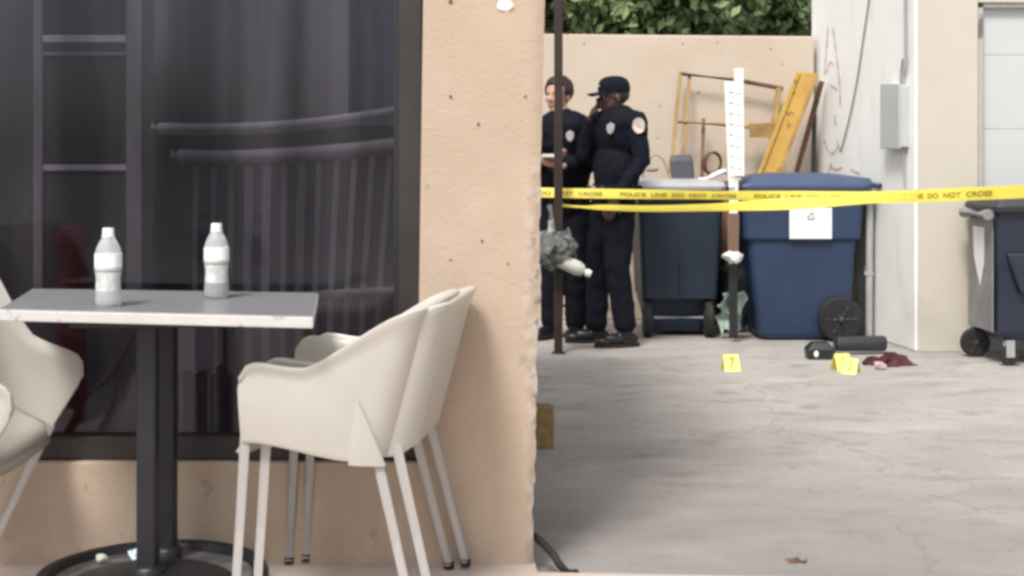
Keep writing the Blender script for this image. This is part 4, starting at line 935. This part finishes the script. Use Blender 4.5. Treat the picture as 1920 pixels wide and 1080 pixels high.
        bm = N(); ellipsoid(bm, Ld(-.022,0,.018), (.092,.0805,.072), rot, 24, 16); [v.co.__setitem__(2, v.co.z) for v in bm.verts]; 
        kill = [v for v in bm.verts if (v.co-Ld(0,0,0)).dot(rot.col[0]) > .012 and (v.co-Ld(0,0,0)).dot(rot.col[2]) < .03]; bmesh.ops.delete(bm, geom=kill, context='VERTS'); link('hair', bm, M['hair'], body, smooth=True)
    else:
        bm = N(); ellipsoid(bm, Ld(-.020,0,.042), (.104,.086,.092), rot, 32, 24)
        kill = [v for v in bm.verts if (v.co-C0(Ld)).dot(rot.col[0]) > .045 and (v.co-C0(Ld)).dot(rot.col[2]) < .075 or ((v.co-C0(Ld)).dot(rot.col[2]) < .0 and (v.co-C0(Ld)).dot(rot.col[0]) > -.03)]; bmesh.ops.delete(bm, geom=kill, context='VERTS'); crumple(bm, .006, 50, 3)
        o = link('hair', bm, M['hair'], body, smooth=True); s = o.modifiers.new('t', 'SOLIDIFY'); s.thickness = .008; s.offset = 1
    return body
def C0(Ld): return Ld(0,0,0)
V = Vector
# officer on the right: faces left, phone at his mouth, near hand at his pocket
Y2 = 9.0
def Q(x, y, dy=0): return P(x, y, Y2+dy)
chest = V((-1,-.42,0))
J2 = dict(head=Q(1149,182), fwd=(-1,-.30,-.05), tilt=-.03, neck=Q(1163,222), chest=chest, chestc=Q(1160,262), pelvis=Q(1152,375),
  sn=Q(1193,228,-.15), en=Q(1204,300,-.20), wn=Q(1156,372,-.24), hn=(Q(1155,373,-.24), (-.45,.05,-1), (-.2,1,0), .45, 1),
  sf=Q(1128,228,.15), ef=Q(1094,292,.06), wf=Q(1106,228,.0), hf=(Q(1106,228,.0), (.30,.05,1), (1,-.2,-.2), .75, -1),
  pn=Q(1162,385,-.08), kn=Q(1158,500,-.11), an=Q(1172,612,-.10), tn=(-1,-.25,0), pf=Q(1138,385,.09), kf=Q(1122,500,.10), af=Q(1118,612,.12), tf=(-1,-.1,0),
  badge=Q(1143,242)+V((-.006,-.176,0)), badge_n=V((-.6,-1,0)), patch=(Q(1194,236,-.15)+V((.005,-.084,0)), V((-.05,-1,.12))))
officer('officer in dark uniform and cap facing left with a hand raised to the face', J2, M['skin_dark'], True, 3)
bm = N(); c = Q(1118,206,-.015); hexa(bm, [c+V(q) for q in ((-.012,-.03,-.06),(.004,-.03,-.06),(.004,.035,-.06),(-.012,.035,-.06),(.006,-.03,.07),(.02,-.03,.07),(.02,.035,.07),(.006,.035,.07))])
tag(link('phone', bm, M['black'], bevel=.005), 'black phone held up to the face of the officer in the cap', 'phone')
# officer on the left: three-quarter view, bare headed, hands together at the front
Y1 = 9.3
def Q(x, y, dy=0): return P(x, y, Y1+dy)
chest = V((-.55,-1,0))
J1 = dict(head=Q(1046,180), fwd=(-.62,-1,-.05), tilt=-.02, neck=Q(1054,224), chest=chest, chestc=Q(1058,268), pelvis=Q(1058,378),
  sn=Q(1096,238,-.03), en=Q(1100,312,-.06), wn=Q(1050,310,-.26), hn=(Q(1050,310,-.26), (-1,-.2,.1), (0,.2,1), .5, 1),
  sf=Q(1014,238,.0), ef=Q(998,308,-.05), wf=Q(1022,296,-.26), hf=(Q(1020,298,-.26), (1,-.3,.1), (0,.3,1), .5, -1),
  pn=Q(1078,388,0), kn=Q(1082,498,-.03), an=Q(1080,606,.02), tn=(-.3,-1,0), pf=Q(1036,388,.03), kf=Q(1036,498,0), af=Q(1034,606,.05), tf=(-.7,-1,0),
  badge=Q(1067,256)+V((0,-.165,0)), badge_n=V((-.2,-1,0)), patch=(Q(1103,244,-.02)+V((.05,-.04,0)), V((1,-.7,0))))
officer('bare headed officer in dark uniform standing half hidden behind the pillar and pole', J1, M['skin_pale'], False, 8)
bm = N(); c = P(1031,292,Y1-.32); hexa(bm, [c+V(q) for q in ((-.05,-.04,-.01),(.05,-.04,-.01),(.05,.05,.0),(-.05,.05,.0),(-.05,-.04,.002),(.05,-.04,.002),(.05,.05,.012),(-.05,.05,.012))])
tag(link('notepad', bm, M['paper'], bevel=.002), 'small pale notepad held by the officer behind the pole', 'notepad')
